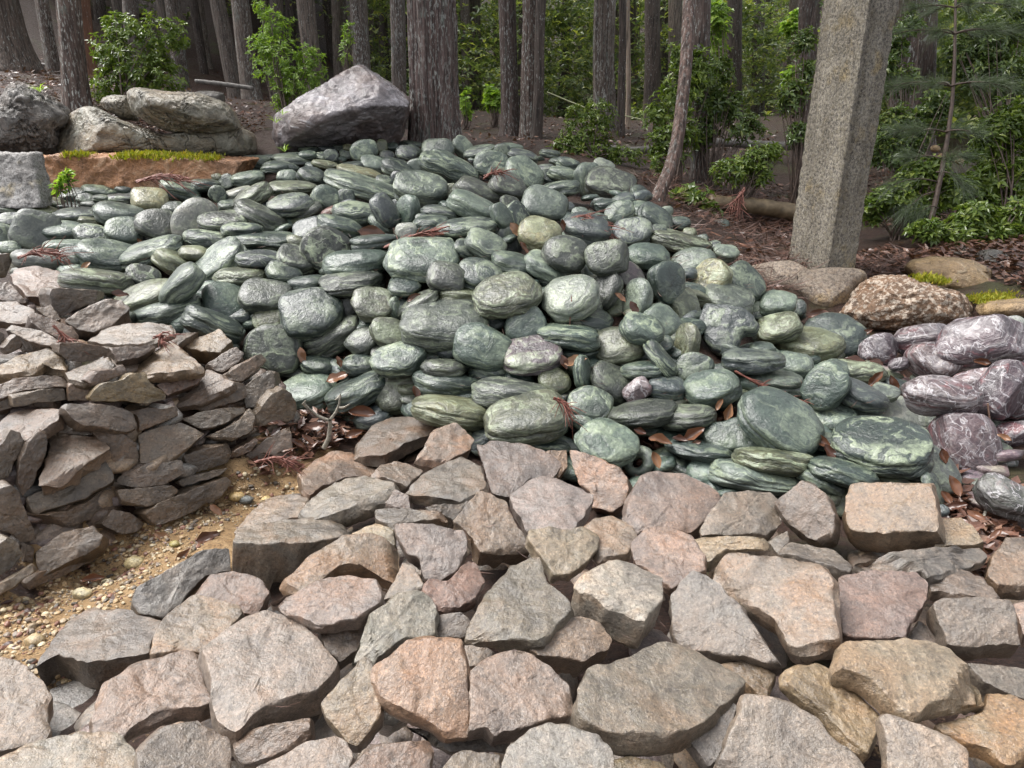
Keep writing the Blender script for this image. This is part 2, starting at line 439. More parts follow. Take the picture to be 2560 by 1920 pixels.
# rounded stones: cx cy half-length half-width angle layer tone(+s striped)(+a angular) | name of the outstanding ones
GREEN = {
'G1': '''
355 480 122 38 4 0 ys|long olive stone touching the granite block
560 430 97 50 -8 0 d
770 395 118 48 8 0 gs
655 455 62 40 0 1 d
780 450 62 27 3 1 d
955 375 75 40 -5 0 d
800 345 90 20 3 -1 d
935 455 115 40 -5 0 bs
1150 465 122 85 0 2 Ya|yellow lichen crusted slab
1385 385 140 68 14 1 gs
1190 215 115 30 0 0 ds
1070 290 120 40 -8 0 ps
1270 250 150 28 5 -1 d
1590 210 180 55 2 0 g|wide flat slab touching the orange block
1545 300 95 32 -5 0 g
1580 350 105 45 0 1 d
1735 325 65 55 -20 0 g
1905 300 115 50 -10 0 p
1840 250 170 30 0 -1 d
1815 185 52 35 -10 1 g
1960 170 110 45 0 0 g
2110 220 100 35 -4 0 d
1665 285 38 25 0 1 y
1675 420 68 62 60 1 ds
1830 415 105 45 -12 1 w|white capped oval stone
1945 435 145 68 -28 2 os|olive stone with a round broken end
2140 375 80 50 0 0 g
345 545 90 35 8 1 y
135 540 140 45 5 0 d
90 620 85 52 0 0 b
275 705 150 155 20 1 Ga|grey pitted block
590 585 165 58 -3 0 b|long blue grey flat stone
540 520 120 38 0 -1 d
730 495 95 32 -5 0 G
930 590 180 88 12 1 g
690 625 75 30 5 0 y
480 700 145 65 -5 1 g
705 735 120 78 5 1 ds
955 705 128 95 0 2 g|rounded green block with a pale end
1205 650 145 108 5 2 k|dark mottled stone with cream underside
1325 525 85 50 0 0 d
1510 650 165 190 20 1 W|big white streaked boulder
1715 630 172 75 -3 3 ks|brownish smooth loaf stone
2010 600 195 85 28 2 k|dark grey brown long stone
1860 690 145 52 -3 3 ds
2050 770 250 62 2 2 d|long dark stone with a black crack
1620 765 185 62 5 2 ds
495 815 135 42 -3 1 p
565 895 98 72 0 1 d
850 890 225 105 8 1 g|green slab with rusty flecks
1170 860 230 85 -18 1 ga|overhanging folded slab
745 1080 238 80 5 1 os|long slab with an orange rust spot
1100 1045 115 75 15 0 k
1360 955 165 85 28 1 y|pale olive wedge
1500 870 110 52 3 2 y
1680 930 205 108 -38 3 ps|tilted pale striped oval
2010 925 180 70 2 2 b
1845 1045 185 62 -3 2 ys
1390 1120 185 92 -45 3 p|pale smooth spearhead stone
1130 1220 230 110 -25 1 y|olive lichen streaked slab
1300 1320 245 100 -18 2 g|deep green slab above the brown stack
1750 1255 185 135 20 1 g
2045 1195 190 118 0 2 k|mottled stone with gold flecks
1640 1430 215 100 25 1 d|blue green slab speckled with cream
2070 1375 120 90 -15 2 y
50 740 95 80 40 0 ps
60 830 70 45 0 0 p
480 975 50 35 0 0 b
300 920 165 68 3 1 W|white veined stone under a red sprig
1130 740 55 45 0 -1 d
1770 510 85 45 0 0 g
1715 490 40 35 0 0 d
1440 760 70 50 0 0 d
''',
'G2': '''
110 135 62 20 0 0 d
280 150 140 42 0 0 g
190 215 130 48 5 0 d
235 285 70 48 0 1 p
430 280 108 58 12 2 d|small dark glossy oval
530 190 97 28 10 1 y
455 215 75 35 12 0 d
590 265 62 42 -8 1 d
500 130 55 32 0 0 ds
575 120 55 45 0 1 b
690 110 45 38 0 0 b
395 112 62 28 0 1 g
540 60 72 38 10 1 b
625 52 62 30 0 0 d
705 55 34 22 0 1 Y
400 75 70 26 0 -1 d
830 85 100 80 -15 2 g|domed green stone standing on the ridge
965 50 42 50 0 1 y
1040 50 50 32 0 0 g
1110 42 60 26 0 -1 d
1005 125 58 40 0 0 b
1155 105 78 56 10 1 b
1200 35 75 26 8 0 d
1215 85 62 36 35 0 d
900 190 92 56 12 1 p
735 205 95 36 -3 0 d
800 258 165 48 15 2 Y|narrow stone crusted with yellow lichen
1090 225 122 66 18 1 d
1230 210 70 62 0 0 p
1395 80 118 76 -5 0 g
1440 115 92 32 20 1 g
1490 215 225 92 20 2 gs|large lens shaped stone by the crest
1590 60 88 62 40 1 p
1720 92 122 45 -15 1 ds
1810 195 130 95 18 2 gs
1890 90 65 62 30 2 d
2050 125 112 46 15 1 b
1960 60 90 30 5 0 p
2060 270 158 98 38 3 ps|pale oblong stone high on the slope
1935 360 140 84 20 4 k|dark stone beside a rust red sprig
280 372 190 50 2 1 o
270 500 166 75 -6 2 b
545 445 112 84 20 1 gs
835 365 288 70 17 3 ps|long pale stone lying aslant
985 320 66 40 15 2 d
1100 300 62 55 0 1 b
1265 380 195 120 10 3 p|broad pale disc
1705 412 182 85 22 2 k|dark wrinkled loaf
1495 400 52 62 0 1 y
1660 510 182 84 22 3 p|smooth pale green oval
1415 555 136 44 8 2 b
990 545 132 82 62 3 b
1160 555 124 78 -75 3 g|waisted upright stone
755 560 156 80 2 2 gs
610 545 108 46 -25 1 R|rust red stone wedged between green ones
385 560 122 52 -25 1 k
650 670 170 70 15 2 d
410 680 120 70 -20 0 b
960 660 104 45 40 2 p
1350 645 132 62 -5 2 g
1155 700 80 68 -20 3 W|small cream capped stone
1275 605 52 36 0 1 d
1620 680 218 76 -5 2 ds
910 785 172 56 -5 2 d
1885 585 104 66 58 3 g
2005 575 98 74 62 3 ds|dark stone with white streaks
1945 480 72 52 20 2 k
560 855 195 165 30 2 ks|wrinkled grey banded boulder
770 940 236 95 -6 3 g|grey green block with a dark gash
1270 910 268 165 -3 4 psa|largest striped block
315 920 142 90 15 2 k
215 1015 128 75 8 2 d
1765 810 152 92 25 3 psa|ribbed block with sloping stripes
1935 780 108 94 80 2 b
1620 840 98 65 15 2 d
1975 960 168 80 15 3 gs
1465 1055 142 116 15 4 ka|knobbed stone with a pale eye
1725 1025 168 114 8 3 d
395 1105 138 60 -8 2 d
740 1105 232 90 -6 3 ka|dark brownish block
1140 1135 118 64 0 2 d
1930 1190 248 148 -8 4 os|large smooth olive oval
1565 1200 158 60 5 2 y
430 1330 225 185 -12 4 d|big round stone with a raised cap
900 1275 158 118 3 3 oa|olive barrel shaped block
710 1275 72 70 0 2 k
1085 1300 92 50 78 2 p
1250 1265 172 68 -35 3 k|dark folded sliver
1440 1410 318 172 0 5 G|broad grey boulder with white streaks
590 1500 230 122 -30 3 k|mottled slab under the capped stone
1030 1485 152 108 18 4 o
825 1540 132 95 -30 3 k
2065 1425 152 124 -25 4 g
1835 1385 85 70 0 1 d
380 480 60 40 0 0 d
690 440 70 60 0 0 d
1560 600 60 40 0 0 d
''',
'G3': '''
255 490 168 116 12 4 p|pale round stone beside the red sprig
590 310 128 90 78 2 p
755 345 188 108 14 3 ka|lumpy dark stone with bright flecks
705 205 82 46 25 2 V|white stone on the heap's shoulder
290 105 78 30 10 1 d
360 168 72 32 5 1 g
430 188 88 45 15 2 gs
245 228 82 40 -5 1 b
395 272 118 54 18 2 ps
290 290 92 44 15 1 d
375 378 138 55 -8 2 g
985 420 80 52 45 2 d
890 455 78 30 5 2 g
825 562 112 84 -22 4 g
725 505 88 40 -5 3 d
1035 545 122 60 20 3 gs
1105 605 145 82 40 4 d|dark smooth hump
575 680 176 106 12 5 b|blue green blocky oval
925 715 142 102 -8 5 b|dark stone scored with white scratches
1285 640 82 46 5 2 d
1190 548 46 38 0 2 p
1120 685 66 38 0 5 d
215 730 158 112 12 5 Y|yellow green veined stone
410 865 166 132 18 6 k|smooth charcoal dome
730 905 157 124 -8 6 k|stone split by a rusty crack
1290 785 228 66 15 4 os
1050 895 162 90 8 5 g
1400 930 155 94 -12 5 p|pale stone with a deep crease
1520 1075 155 120 -48 6 Ys|gold striped egg
1645 870 92 58 8 4 p
1540 815 62 34 -15 3 b
1450 765 55 38 0 2 d
1365 715 52 36 0 2 y
260 975 168 84 28 4 p
450 1210 212 155 -14 6 V|whitish rough edged boulder
715 1155 150 102 -58 5 k
900 1045 120 82 45 3 u
1195 1095 152 116 75 6 d|dark teal block with a black notch
970 1215 144 94 -82 6 p|pale jade upright stone
1335 1285 142 94 66 5 o|tan edged olive stone
1660 1230 178 108 18 6 G|stone with a swirl of pale rings
1790 1090 160 105 48 4 g
1700 1090 66 42 5 4 p
1650 1455 232 182 20 7 bP|dark blue slab with a bitten corner
2040 1260 127 84 4 7 p|pale egg at the edge of the heap
2180 1290 70 62 0 4 d
2055 1450 158 100 -10 7 ys
795 1290 96 74 -20 4 ys
620 1385 142 82 18 5 d
1150 1395 138 108 42 5 p
1000 1452 162 102 20 7 gs|banded lens stone
430 1510 228 84 6 5 gs|dark striped cushion stone
1065 1020 62 40 0 4 k
1250 890 65 50 0 2 d
1885 1310 62 70 0 4 d
1600 650 62 42 0 1 g
640 600 90 40 10 3 d
520 560 60 40 0 2 p
''',
'S2': '''
130 270 192 172 12 3 k|dark boulder leaning on the brown stack
460 385 122 58 5 2 d
745 380 112 72 -8 2 d
1035 345 190 112 -15 5 gs|green stone with a split lower lip
905 295 72 52 -10 2 k
1400 260 88 78 -30 5 b
1275 315 72 52 0 3 d
1360 410 152 64 2 6 k
1660 255 208 152 14 6 g|smooth green dome with a shiny face
2005 315 208 122 -8 7 us|lilac grey banded stone
370 590 205 125 -18 1 p|mint green slab by the leaf litter
745 575 228 100 -25 3 d|dark slab pointing into the leaf litter
1040 580 178 145 -32 4 o|olive dome with a pale dent
1400 525 242 90 6 5 g
1430 735 278 118 10 5 y|wide speckled slab behind the brown stones
1865 600 278 112 3 6 G|silvery wet stone with pits
1960 770 282 168 -8 6 o|broad olive stone strewn with needles
1700 430 145 70 0 4 d
1701 905 42 36 0 3 b
2090 965 190 55 8 3 d
''',
'S3': '''
250 500 112 90 5 5 y
455 445 126 60 86 6 g|upright pale blade
668 515 168 122 42 5 k|grey stone with a cleft
510 675 152 122 8 7 psa|pale wedge with vertical bands
895 425 152 60 -3 6 gs
1070 545 142 80 8 7 b
1020 345 155 62 50 7 ds|ribbed finger stone
1205 225 138 86 -78 7 y|squat stone with a yellow foot
720 240 182 124 -6 6 o|olive stone with gold moss
1270 410 132 108 -12 8 d
1400 557 188 122 -8 8 g
1460 440 85 60 0 5 g
1695 360 207 78 3 9 b|smooth charcoal lozenge
1820 520 224 94 8 7 p
890 742 235 96 -8 6 k|twisted dark brown stone
1220 768 190 88 -5 6 k|black stone with a gold edge
630 950 218 162 16 9 p|large pale mint disc
860 1095 122 108 -40 7 pH|pale ring stone with a hole
930 850 115 52 0 4 d
1300 1012 228 72 12 6 d
1190 1130 185 88 22 5 d
1600 895 288 124 3 9 gaP|flat topped grey green slab
1715 1200 312 96 12 6 ps|pale striped slab at the heap's foot
430 300 170 48 0 4 d
1620 640 85 52 0 5 d
1640 720 52 40 0 5 Y
1030 235 80 60 0 5 d
''',
'S4': '''
530 385 128 86 14 8 p
650 235 222 120 6 6 y|yellow streaked wide stone
840 180 212 145 14 4 d|matte dark green dome
310 265 88 44 8 5 g
985 440 192 90 5 5 os
765 540 165 138 -55 9 g|egg shaped grey green stone
850 420 88 62 20 6 g
1035 610 172 84 26 8 b
1205 582 88 56 18 8 Ga|small silvery stone
800 758 168 116 6 7 psa|pale ribbed stone with a black seam
1030 760 135 115 38 6 p
435 800 295 182 38 11 g|big glossy green boulder
1175 985 308 178 8 11 ds|large dark stone with wavy bands
1340 800 205 145 38 6 V|white stone with a brown leaf
375 1078 258 82 9 9 ys
890 1170 225 82 20 9 d
790 950 110 62 5 5 d
720 1232 165 66 28 6 g
1560 1140 190 108 58 6 G|upright pale grey slab
1300 1165 165 66 0 7 d
1540 1290 125 50 78 6 d
1600 1445 56 42 0 4 b
1120 690 60 50 0 5 d
60 600 90 60 10 4 d
'''}
PURPLE = {'S4': '''
1150 265 132 116 8 4 ua|plum round stone nearest the green heap
1300 382 72 45 -12 4 u
1545 355 190 135 28 5 m|red purple lump
1885 230 292 185 -10 8 ua|big grey purple boulder
2125 120 110 88 -10 4 V
2185 265 60 70 0 5 u
1470 200 205 108 -6 5 ua|squared plum block with white edge
1605 618 268 148 10 9 m|pink and white layered stone
1855 512 140 88 -12 6 ma|angular maroon chunk
2055 565 235 165 -50 7 ua|lilac boulder with a white streak
1795 970 272 208 68 8 m|tall plum boulder with white veins
2180 695 100 88 -20 5 m
2120 890 150 92 -18 7 u|purple stone with reddish veins
2095 1360 225 140 32 4 k|dark chocolate stone half buried in litter
2050 1095 120 88 10 3 G
''', 'S3': '''
855 575 112 78 -35 9 ma|small lilac rock on the green heap
'''}
# angular stones: crop; outline of the face that shows; side px; tilt (0 flat .. 1 upright); layer; tone | name
BROWN = '''
F1;0,920 110,940 210,1020 300,1110 330,1200 300,1440 130,1490 -60,1560 -160,1300 -120,1000;70;.1;0;pt|pinkish tan slab at the heap's lower corner
F1;210,985 430,700 560,620 790,615 900,660 1040,690 950,890 660,940 560,960 330,900;230;.05;0;db|dark chunky rock beside the gravel
F1;850,560 880,480 1140,340 1300,240 1480,230 1490,370 1340,390 1220,520 1060,690 900,640;60;.1;1;gr|two toned grey slab edging the gravel
F1;1210,540 1270,470 1350,395 1490,375 1620,400 1690,440 1740,510 1690,580 1640,650 1480,640 1300,600;60;.15;0;rb|wet rust red rock
F1;955,915 1010,720 1100,620 1200,540 1290,525 1540,580 1565,650 1500,720 1380,880 1200,880;60;.15;1;tn|domed tan rock behind the biggest pale slab
F1;1290,880 1420,760 1560,660 1720,625 1880,660 1990,750 2090,850 2170,960 2160,1010 2060,1130 1700,1250 1510,1410 1410,1330;140;.15;2;pg|biggest pale grey slab
F1;580,1310 650,1220 700,1060 960,930 1190,880 1270,900 1350,1170 1390,1230 1040,1270 780,1410 600,1380;75;.15;2;pt|tan slab with a sharp dark side
F1;-80,1600 170,1470 520,1405 740,1410 860,1500 900,1600 860,1720 -80,1760;80;.15;3;pg|long pale slab in the bottom corner
F1;870,1540 900,1450 1080,1360 1270,1330 1330,1370 1480,1450 1495,1640 1450,1740 1000,1760 900,1700;80;.2;3;gb
F1;1480,1400 1700,1370 1900,1330 1990,1310 2000,1430 1900,1530 1560,1640 1500,1560;50;.3;0;br
F1;1640,1640 1950,1480 2160,1420 2212,1450 2270,1560 2200,1720 1900,1800 1660,1760;60;.2;3;pg
F1;1490,190 1520,90 1750,50 2020,25 2170,20 2270,130 2130,170 1700,205;190;.0;2;gb|long thick slab with a dark front
S2;-170,1570 0,1420 100,1345 230,1318 390,1350 340,1480 130,1520 -80,1590;50;.1;1;tn
S2;660,1005 830,830 905,755 1100,750 1200,770 1335,800 1280,860 1100,940 930,1040 780,1030;75;.1;1;db|dark brown wedge by the leaf litter
S2;1145,1090 1230,960 1300,830 1440,795 1530,850 1590,920 1560,1000 1440,1060 1330,1110 1160,1080;60;.2;2;pt|pinkish block below the wide speckled slab
S2;1600,925 1790,940 1930,950 2100,1010 2190,1060 2230,1100 2150,1190 1990,1200 1840,1330 1720,1310;40;.3;1;dp|dull purple brown slab
S2;310,1150 440,1050 560,1005 720,1020 830,1060 895,1100 830,1190 640,1200 480,1260 400,1330 340,1290;70;.15;1;po|orange flushed rock by the leaf litter
S2;840,1170 900,1110 1010,1080 1110,1100 1225,1160 1100,1260 960,1210;60;.1;1;br
S2;1075,1300 1230,1160 1390,1090 1530,1035 1640,1100 1680,1250 1660,1290 1480,1375 1330,1340 1130,1310;70;.15;2;gb|grey brown slab with a pinkish blush
S2;300,1440 480,1290 600,1215 820,1190 1010,1240 1015,1290 810,1380 640,1440 400,1490;100;.05;2;gb|thick slab with a pale front edge
S2;865,1430 1040,1425 1380,1450 1395,1490 1100,1530 1000,1560 870,1500;60;.1;1;gb
F2;850,55 930,-40 1020,-146 1200,-75 1240,40 1330,170 1370,240 1200,260 1030,265 950,130;70;.2;2;tn|tan slab with a stepped corner
S3;-80,1330 70,1215 160,1190 300,1215 515,1310 480,1420 400,1560 290,1600 120,1590 40,1590;70;.25;2;lg|wet lilac grey slab
S3;345,985 470,1020 720,1120 780,1200 790,1290 760,1390 680,1460 500,1420 510,1310 420,1250;70;.25;1;or|orange slab with a dark shoulder
S3;760,1480 800,1330 870,1190 990,1140 1180,1160 1400,1250 1480,1330 1400,1470 1250,1580 1080,1570 850,1590;100;.3;2;pk|big rounded pinkish grey slab
S3;1335,1530 1420,1400 1490,1310 1840,1280 1900,1350 1920,1520 1800,1620 1560,1610 1340,1600;50;.25;2;gb
F3;600,-60 680,-130 780,-210 930,-128 1000,20 980,160 900,200 800,150 690,60;60;.35;3;br|four cornered brown rock below the green heap
F3;1060,50 1060,-80 1090,-190 1250,-200 1600,-240 1645,-40 1660,120 1500,130 1200,130 1090,110;115;.4;4;tn|big squared sandstone block
F3;1640,30 1800,20 1880,80 1960,190 1900,210 1640,215;50;.15;1;yt
F3;1130,300 1300,260 1600,230 1950,190 2000,240 1960,290 1600,410 1560,370 1400,360 1250,360;50;.15;2;dg|long dark pointed slab
F3;1600,440 1720,400 1810,350 1930,400 2050,530 2000,560 1800,520 1620,490;70;.05;1;db
F3;1970,400 2000,290 2090,160 2212,150 2320,200 2320,460 2180,470 2050,470;80;.2;2;tn
F3;1020,400 1180,370 1520,370 1600,430 1590,540 1500,700 1450,800 1150,800 1040,780 1010,560;60;.15;2;pi|flat pink trapezoid slab
F3;180,390 200,330 290,240 440,200 560,210 900,330 980,420 1000,640 1040,820 900,830 780,870 700,850 600,680 370,560;90;.2;4;b2|largest brown slab
F3;0,180 160,150 430,150 560,160 540,230 300,240 180,320 60,290;50;.1;1;yt
F3;-70,540 0,440 80,365 180,400 400,610 580,880 640,950 560,970 400,920 150,900 0,860 -50,760;75;.2;3;dg|broken dark grey slab
F3;690,1090 760,990 880,950 960,990 1040,1080 1200,1200 1290,1290 1260,1440 1220,1560 1100,1480 950,1300 800,1180;70;.15;2;ot|orange tan slab with a black gash
F3;1030,900 1060,820 1200,800 1600,810 1740,870 1880,1000 1960,1090 1980,1170 1800,1180 1600,1230 1500,1290 1230,1070 1120,1030 1030,1000;110;.15;4;t2|wide speckled tan slab
F3;1630,580 1680,550 1930,540 2130,560 2160,640 2200,850 1900,860 1720,850 1660,700;100;.25;3;gb|square grey brown block
F3;230,1640 300,1460 390,1220 410,1165 540,1170 720,1210 880,1310 1000,1450 1150,1560 1250,1720 700,1800 240,1740;60;.2;4;pp|pale pink slab cut by the bottom edge
F3;50,1450 180,1320 310,1195 370,1240 300,1450 240,1600 190,1620 90,1500;60;.15;2;lg
F3;1280,1310 1330,1290 1500,1340 1780,1450 1860,1520 1870,1720 1600,1780 1310,1720 1330,1500;70;.2;4;pp
F3;1680,1340 1800,1310 1930,1290 1980,1150 2130,1160 2300,1250 2320,1500 2100,1570 2000,1500 1860,1460;90;.1;2;ot
F3;1840,970 2000,980 2212,1000 2320,1030 2320,1230 2190,1190 1960,1090;50;.15;1;dg
F3;2140,590 2212,570 2320,580 2340,780 2212,780;60;.2;1;pi
F3;1480,800 1540,690 1600,740 1680,850 1580,900;50;.1;0;dp
F3;640,250 700,190 850,210 980,240 1110,330 1100,380 1030,370 900,320;80;.05;1;gb
F2;480,70 620,65 920,100 945,150 950,240 870,390 760,440 670,420 640,300 560,270 490,140;50;.35;4;lb|five sided brown slab with a ridge
F2;-230,430 -30,250 150,140 350,130 470,200 520,370 500,440 380,370 280,330 130,340 0,440 -120,520;75;.15;3;tn|arched tan slab
F2;-331,548 -93,440 145,399 370,430 398,500 398,577 234,690 -4,720 -212,637;60;.2;4;pb|mauve speckled slab
F2;220,940 310,740 330,640 520,510 620,495 720,540 750,600 750,790 560,810 450,880 360,950;40;.15;2;gy|pale grey green slab
F2;350,1070 360,980 500,860 560,810 780,795 910,800 940,950 955,1180 945,1390 800,1410 700,1340 450,1220 390,1180;60;.35;5;or|orange slab with a mauve chip
F2;0,1220 110,1100 260,920 330,940 380,1100 395,1300 320,1400 240,1490 180,1480 30,1310;60;.25;4;ta|tan rock with a raised ridge
F2;960,1150 965,1010 1130,900 1280,870 1380,910 1490,1000 1610,1100 1650,1260 1600,1310 1200,1400 1120,1430 1060,1370 960,1390;70;.15;4;pb|wide mottled mauve tan slab
F2;920,760 1010,610 1060,500 1220,340 1370,275 1420,290 1460,440 1610,570 1630,620 1460,800 1430,830 1200,810 950,785;60;.15;5;dk|dark olive star shaped slab
F2;1340,880 1560,680 1680,655 1800,700 1890,800 1860,870 1700,960 1540,930 1400,920;80;.1;3;po|pinkish orange slab under the star shaped one
F2;1630,450 1700,390 1860,275 2000,300 2212,410 2212,560 2130,640 2100,700 1960,640 1680,500;160;.1;4;wh|whitish block with rusty sides
F2;1340,170 1345,100 1500,85 1560,110 1700,85 1805,130 1790,230 1730,310 1620,400 1510,400 1430,290;45;.3;3;ct|cream heart shaped stone
F2;1700,90 1760,40 1880,15 2010,90 2045,150 1980,270 1900,280 1800,290 1720,200;50;.2;2;tn
F2;1990,191 2080,110 2169,80 2300,100 2378,131 2482,280 2482,369 2258,488 2020,310;50;.15;3;sp|salmon pink slab
F2;670,490 700,420 820,440 960,290 1020,330 1060,440 1000,560 900,605 750,600;45;.1;2;rp|brick red slab
F2;400,550 530,320 600,340 670,460 640,510 500,540;50;.2;1;br
F2;1648,1232 1722,994 1931,935 2199,831 2407,860 2749,1084 2680,1170 2470,1350 2200,1440 1850,1400 1700,1330;120;.1;4;gc|huge cracked grey brown slab
F2;1160,1620 1200,1500 1330,1400 1470,1345 1600,1350 1800,1430 1880,1520 1890,1700 1600,1780 1180,1740;80;.25;5;gr|cool grey rounded block
F2;165,1660 330,1490 560,1470 700,1450 725,1530 710,1720 400,1790 160,1740;60;.2;4;rc
F2;790,1640 850,1560 930,1525 1060,1540 1160,1560 1170,1720 950,1780 790,1740;60;.25;3;br
F2;520,1370 700,1390 800,1410 1000,1420 1180,1450 1160,1540 1000,1530 830,1550 720,1500;60;.3;1;db
F2;390,1210 450,1230 590,1310 470,1380 410,1360;60;.3;0;dg
F2;0,740 300,690 290,850 130,960 30,880;60;.3;0;db
F2;750,660 910,640 970,700 930,800 760,800;60;.3;0;db
F2;930,840 1060,860 1140,910 1010,990 940,1000;60;.2;0;br
F2;1890,1580 2000,1560 2212,1600 2260,1700 2100,1780 1890,1740;60;.2;2;yt
S2;690,1600 870,1530 1000,1580 1010,1680 850,1720;60;.2;0;yt
S2;1240,1400 1500,1390 1590,1340 1450,1520 1280,1450;60;.3;0;db
S2;910,1420 1010,1290 1110,1330 1125,1430;60;.3;0;br
F3;240,980 410,940 620,1040 560,1190 430,1100;60;.2;1;ot
F3;560,190 690,110 700,190 640,270;60;.2;0;gb
S3;180,1010 340,1000 350,1120 290,1200;60;.2;0;or
'''
STACK = '''
G1;75,1000 120,955 260,955 450,1005 540,1070 595,1140 400,1190 210,1200 100,1090;90;.25;2;rs|reddish slab with a chipped top
G1;385,1195 410,1140 700,1150 835,1170 830,1215 640,1285 470,1360 420,1330;0;.6;3;dp|squared purplish block
G1;490,1390 570,1330 800,1220 930,1220 1000,1280 960,1330 860,1430 720,1480 600,1460;0;.55;3;pb|mauve brown lump touching the green heap
G1;-60,1240 0,1230 120,1235 270,1310 200,1400 80,1400 -60,1380;50;.3;2;rs
G1;215,1340 260,1320 400,1370 560,1430 615,1500 590,1545 480,1540 330,1470 240,1400;0;.45;3;pb
G1;35,1450 90,1410 230,1420 380,1490 470,1545 430,1585 300,1570 180,1530;0;.4;3;br
S1;620,150 720,80 850,35 1000,15 1230,20 1260,70 1200,100 1050,170 850,180;30;.15;2;gb|long flat slab on top of the stack
S1;-60,350 140,250 370,195 430,215 470,300 480,340 330,300 250,370 60,390 -60,390;60;.2;2;tn
S1;440,240 440,170 600,165 790,205 790,250 680,300 500,300;0;.75;2;br
S1;790,190 1150,185 1060,250 860,300 830,250;0;.5;2;dp
S1;465,380 600,320 790,260 830,320 780,370 600,450 500,430;30;.3;2;br
S1;625,435 700,370 910,330 910,390 800,440 680,485;0;.7;3;dp
S1;920,385 1080,240 1170,140 1290,170 1465,320 1460,345 1200,385;60;.2;5;tn|tan triangular slab
S1;1310,190 1440,120 1590,55 1690,150 1590,240 1480,230;85;.35;4;ot|block with an orange top
S1;1170,160 1300,95 1440,75 1400,110 1290,175;40;.2;1;br
S1;1480,340 1600,250 1720,190 1775,240 1740,300 1620,380;0;.5;2;dp
S1;1640,400 1760,310 1920,235 1955,280 1880,360 1760,450 1680,440;0;.5;4;br
S1;1780,480 1870,410 1960,360 2040,370 2060,440 1960,540 1860,630 1790,640;0;.5;3;db
S1;650,560 740,460 900,430 950,385 1070,385 1085,450 1130,490 1210,530 1210,580 1050,605 860,590 680,590;0;.75;6;ye|yellowish three lobed stone
S1;-60,500 100,420 430,385 510,440 490,475 200,510 0,570 -60,570;0;.5;3;dp
S1;90,540 330,500 470,500 490,580 300,600 100,635;0;.8;3;gb
S1;500,460 640,460 680,500 640,590 500,590;0;.8;1;br
S1;1145,470 1210,430 1440,370 1475,400 1430,470 1220,550;0;.65;4;rb|small wet red wedge in the stack
S1;1215,590 1380,520 1470,430 1500,345 1600,390 1710,450 1690,480 1450,590 1300,615;45;.3;4;pb
S1;1360,640 1440,570 1700,450 1780,470 1800,560 1640,620 1510,670;0;.8;3;br
S1;475,640 500,600 700,600 900,640 970,680 1000,780 930,810 620,770 540,720;0;.6;5;gb|rounded slab with a layered edge
S1;950,660 1050,640 1200,650 1290,620 1300,690 1020,810 1000,700;0;.7;4;br
S1;1315,720 1480,660 1780,615 1790,650 1660,740 1480,800;0;.6;4;gb
S1;1500,850 1700,760 1820,650 1860,700 1840,800 1700,880;0;.7;3;gb
S1;1860,700 1980,540 2060,500 2130,540 2170,650 2140,720 1920,865 1850,830;0;.75;4;br|rounded brown block at the stack's end
S1;1670,1110 1880,900 2120,760 2125,1000 2050,1000 1950,985 1700,1130;50;.45;2;rs|sloping reddish slab at the stack's foot
S1;-60,760 100,660 350,610 440,650 430,720 180,870 90,810 -60,960;70;.25;4;pb
S1;405,780 500,700 620,770 700,810 690,830 420,820;0;.5;2;gr
S1;-60,1000 90,800 150,820 180,900 60,1150 -60,1190;0;.8;4;gb
S1;130,1200 140,1040 200,900 290,810 350,850 340,960 240,1200 160,1285;0;.8;5;db|narrow upright brown slab
S1;265,1190 340,960 360,840 740,830 800,910 700,1000 430,1170;65;.3;5;pb|large mauve brown wedge slab
S1;680,820 830,820 900,830 1000,900 1005,1060 830,1040 770,930;0;.8;3;br
S1;1000,830 1150,780 1310,740 1500,820 1380,930 1260,1040 1020,1045;0;.6;4;br|big blunt brown stone
S1;1340,990 1500,930 1680,900 1705,960 1660,1040 1420,1115 1360,1060;0;.8;4;br
S1;1680,1010 1700,960 1860,860 1885,880 1820,960;0;.8;2;rs
S1;190,1290 400,1180 760,990 830,1120 830,1170 600,1310 260,1420 200,1350;0;.6;4;gb|broad stone leaning into the stack
S1;850,1160 930,1110 1070,1040 1320,1020 1355,1110 1200,1200 1000,1225 860,1190;0;.7;4;dg|dark grey lens in the stack
S1;1270,1180 1380,1130 1660,1080 1600,1130 1330,1215;0;.7;3;gb
S1;850,1240 1000,1220 1250,1205 1310,1240 1240,1310 1060,1365 890,1340;0;.7;4;br
S1;1050,1410 1180,1320 1660,1140 1700,1180 1600,1300 1300,1450 1130,1500;0;.75;3;br|long base stone by the gravel
S1;235,1430 500,1390 830,1220 885,1310 750,1430 380,1560 330,1530;0;.6;3;br
S1;740,1480 820,1380 950,1400 1060,1480 1000,1540 880,1560;0;.7;3;db
S1;-60,1260 80,1200 140,1250 200,1420 270,1600 160,1620 -40,1500;0;.6;4;gb
F1;220,260 400,130 600,85 670,150 640,220 260,415 240,350;0;.5;5;ta|smooth tan loaf at the stack's foot
F1;180,470 240,400 620,220 760,110 780,180 600,320 200,510;0;.8;3;rs
F1;-40,230 50,165 110,190 145,280 100,350 -40,440;0;.6;4;gr
F1;-40,480 200,340 220,390 100,480 -40,560;0;.7;4;gb
F1;150,320 170,210 220,230 215,330;0;.8;2;db
G1;-40,880 80,870 90,950 50,1050 -40,1060;0;.5;1;tn
G1;-40,1110 70,1080 200,1240 160,1250 -40,1220;0;.5;1;dp
G1;280,1300 390,1260 470,1370 420,1390;0;.5;1;br
S1;-40,60 30,100 30,190 -40,210;0;.7;3;db
S1;30,200 120,110 180,200 60,250;0;.6;2;br
S1;-40,600 90,570 90,640 -40,670;0;.8;2;db
'''
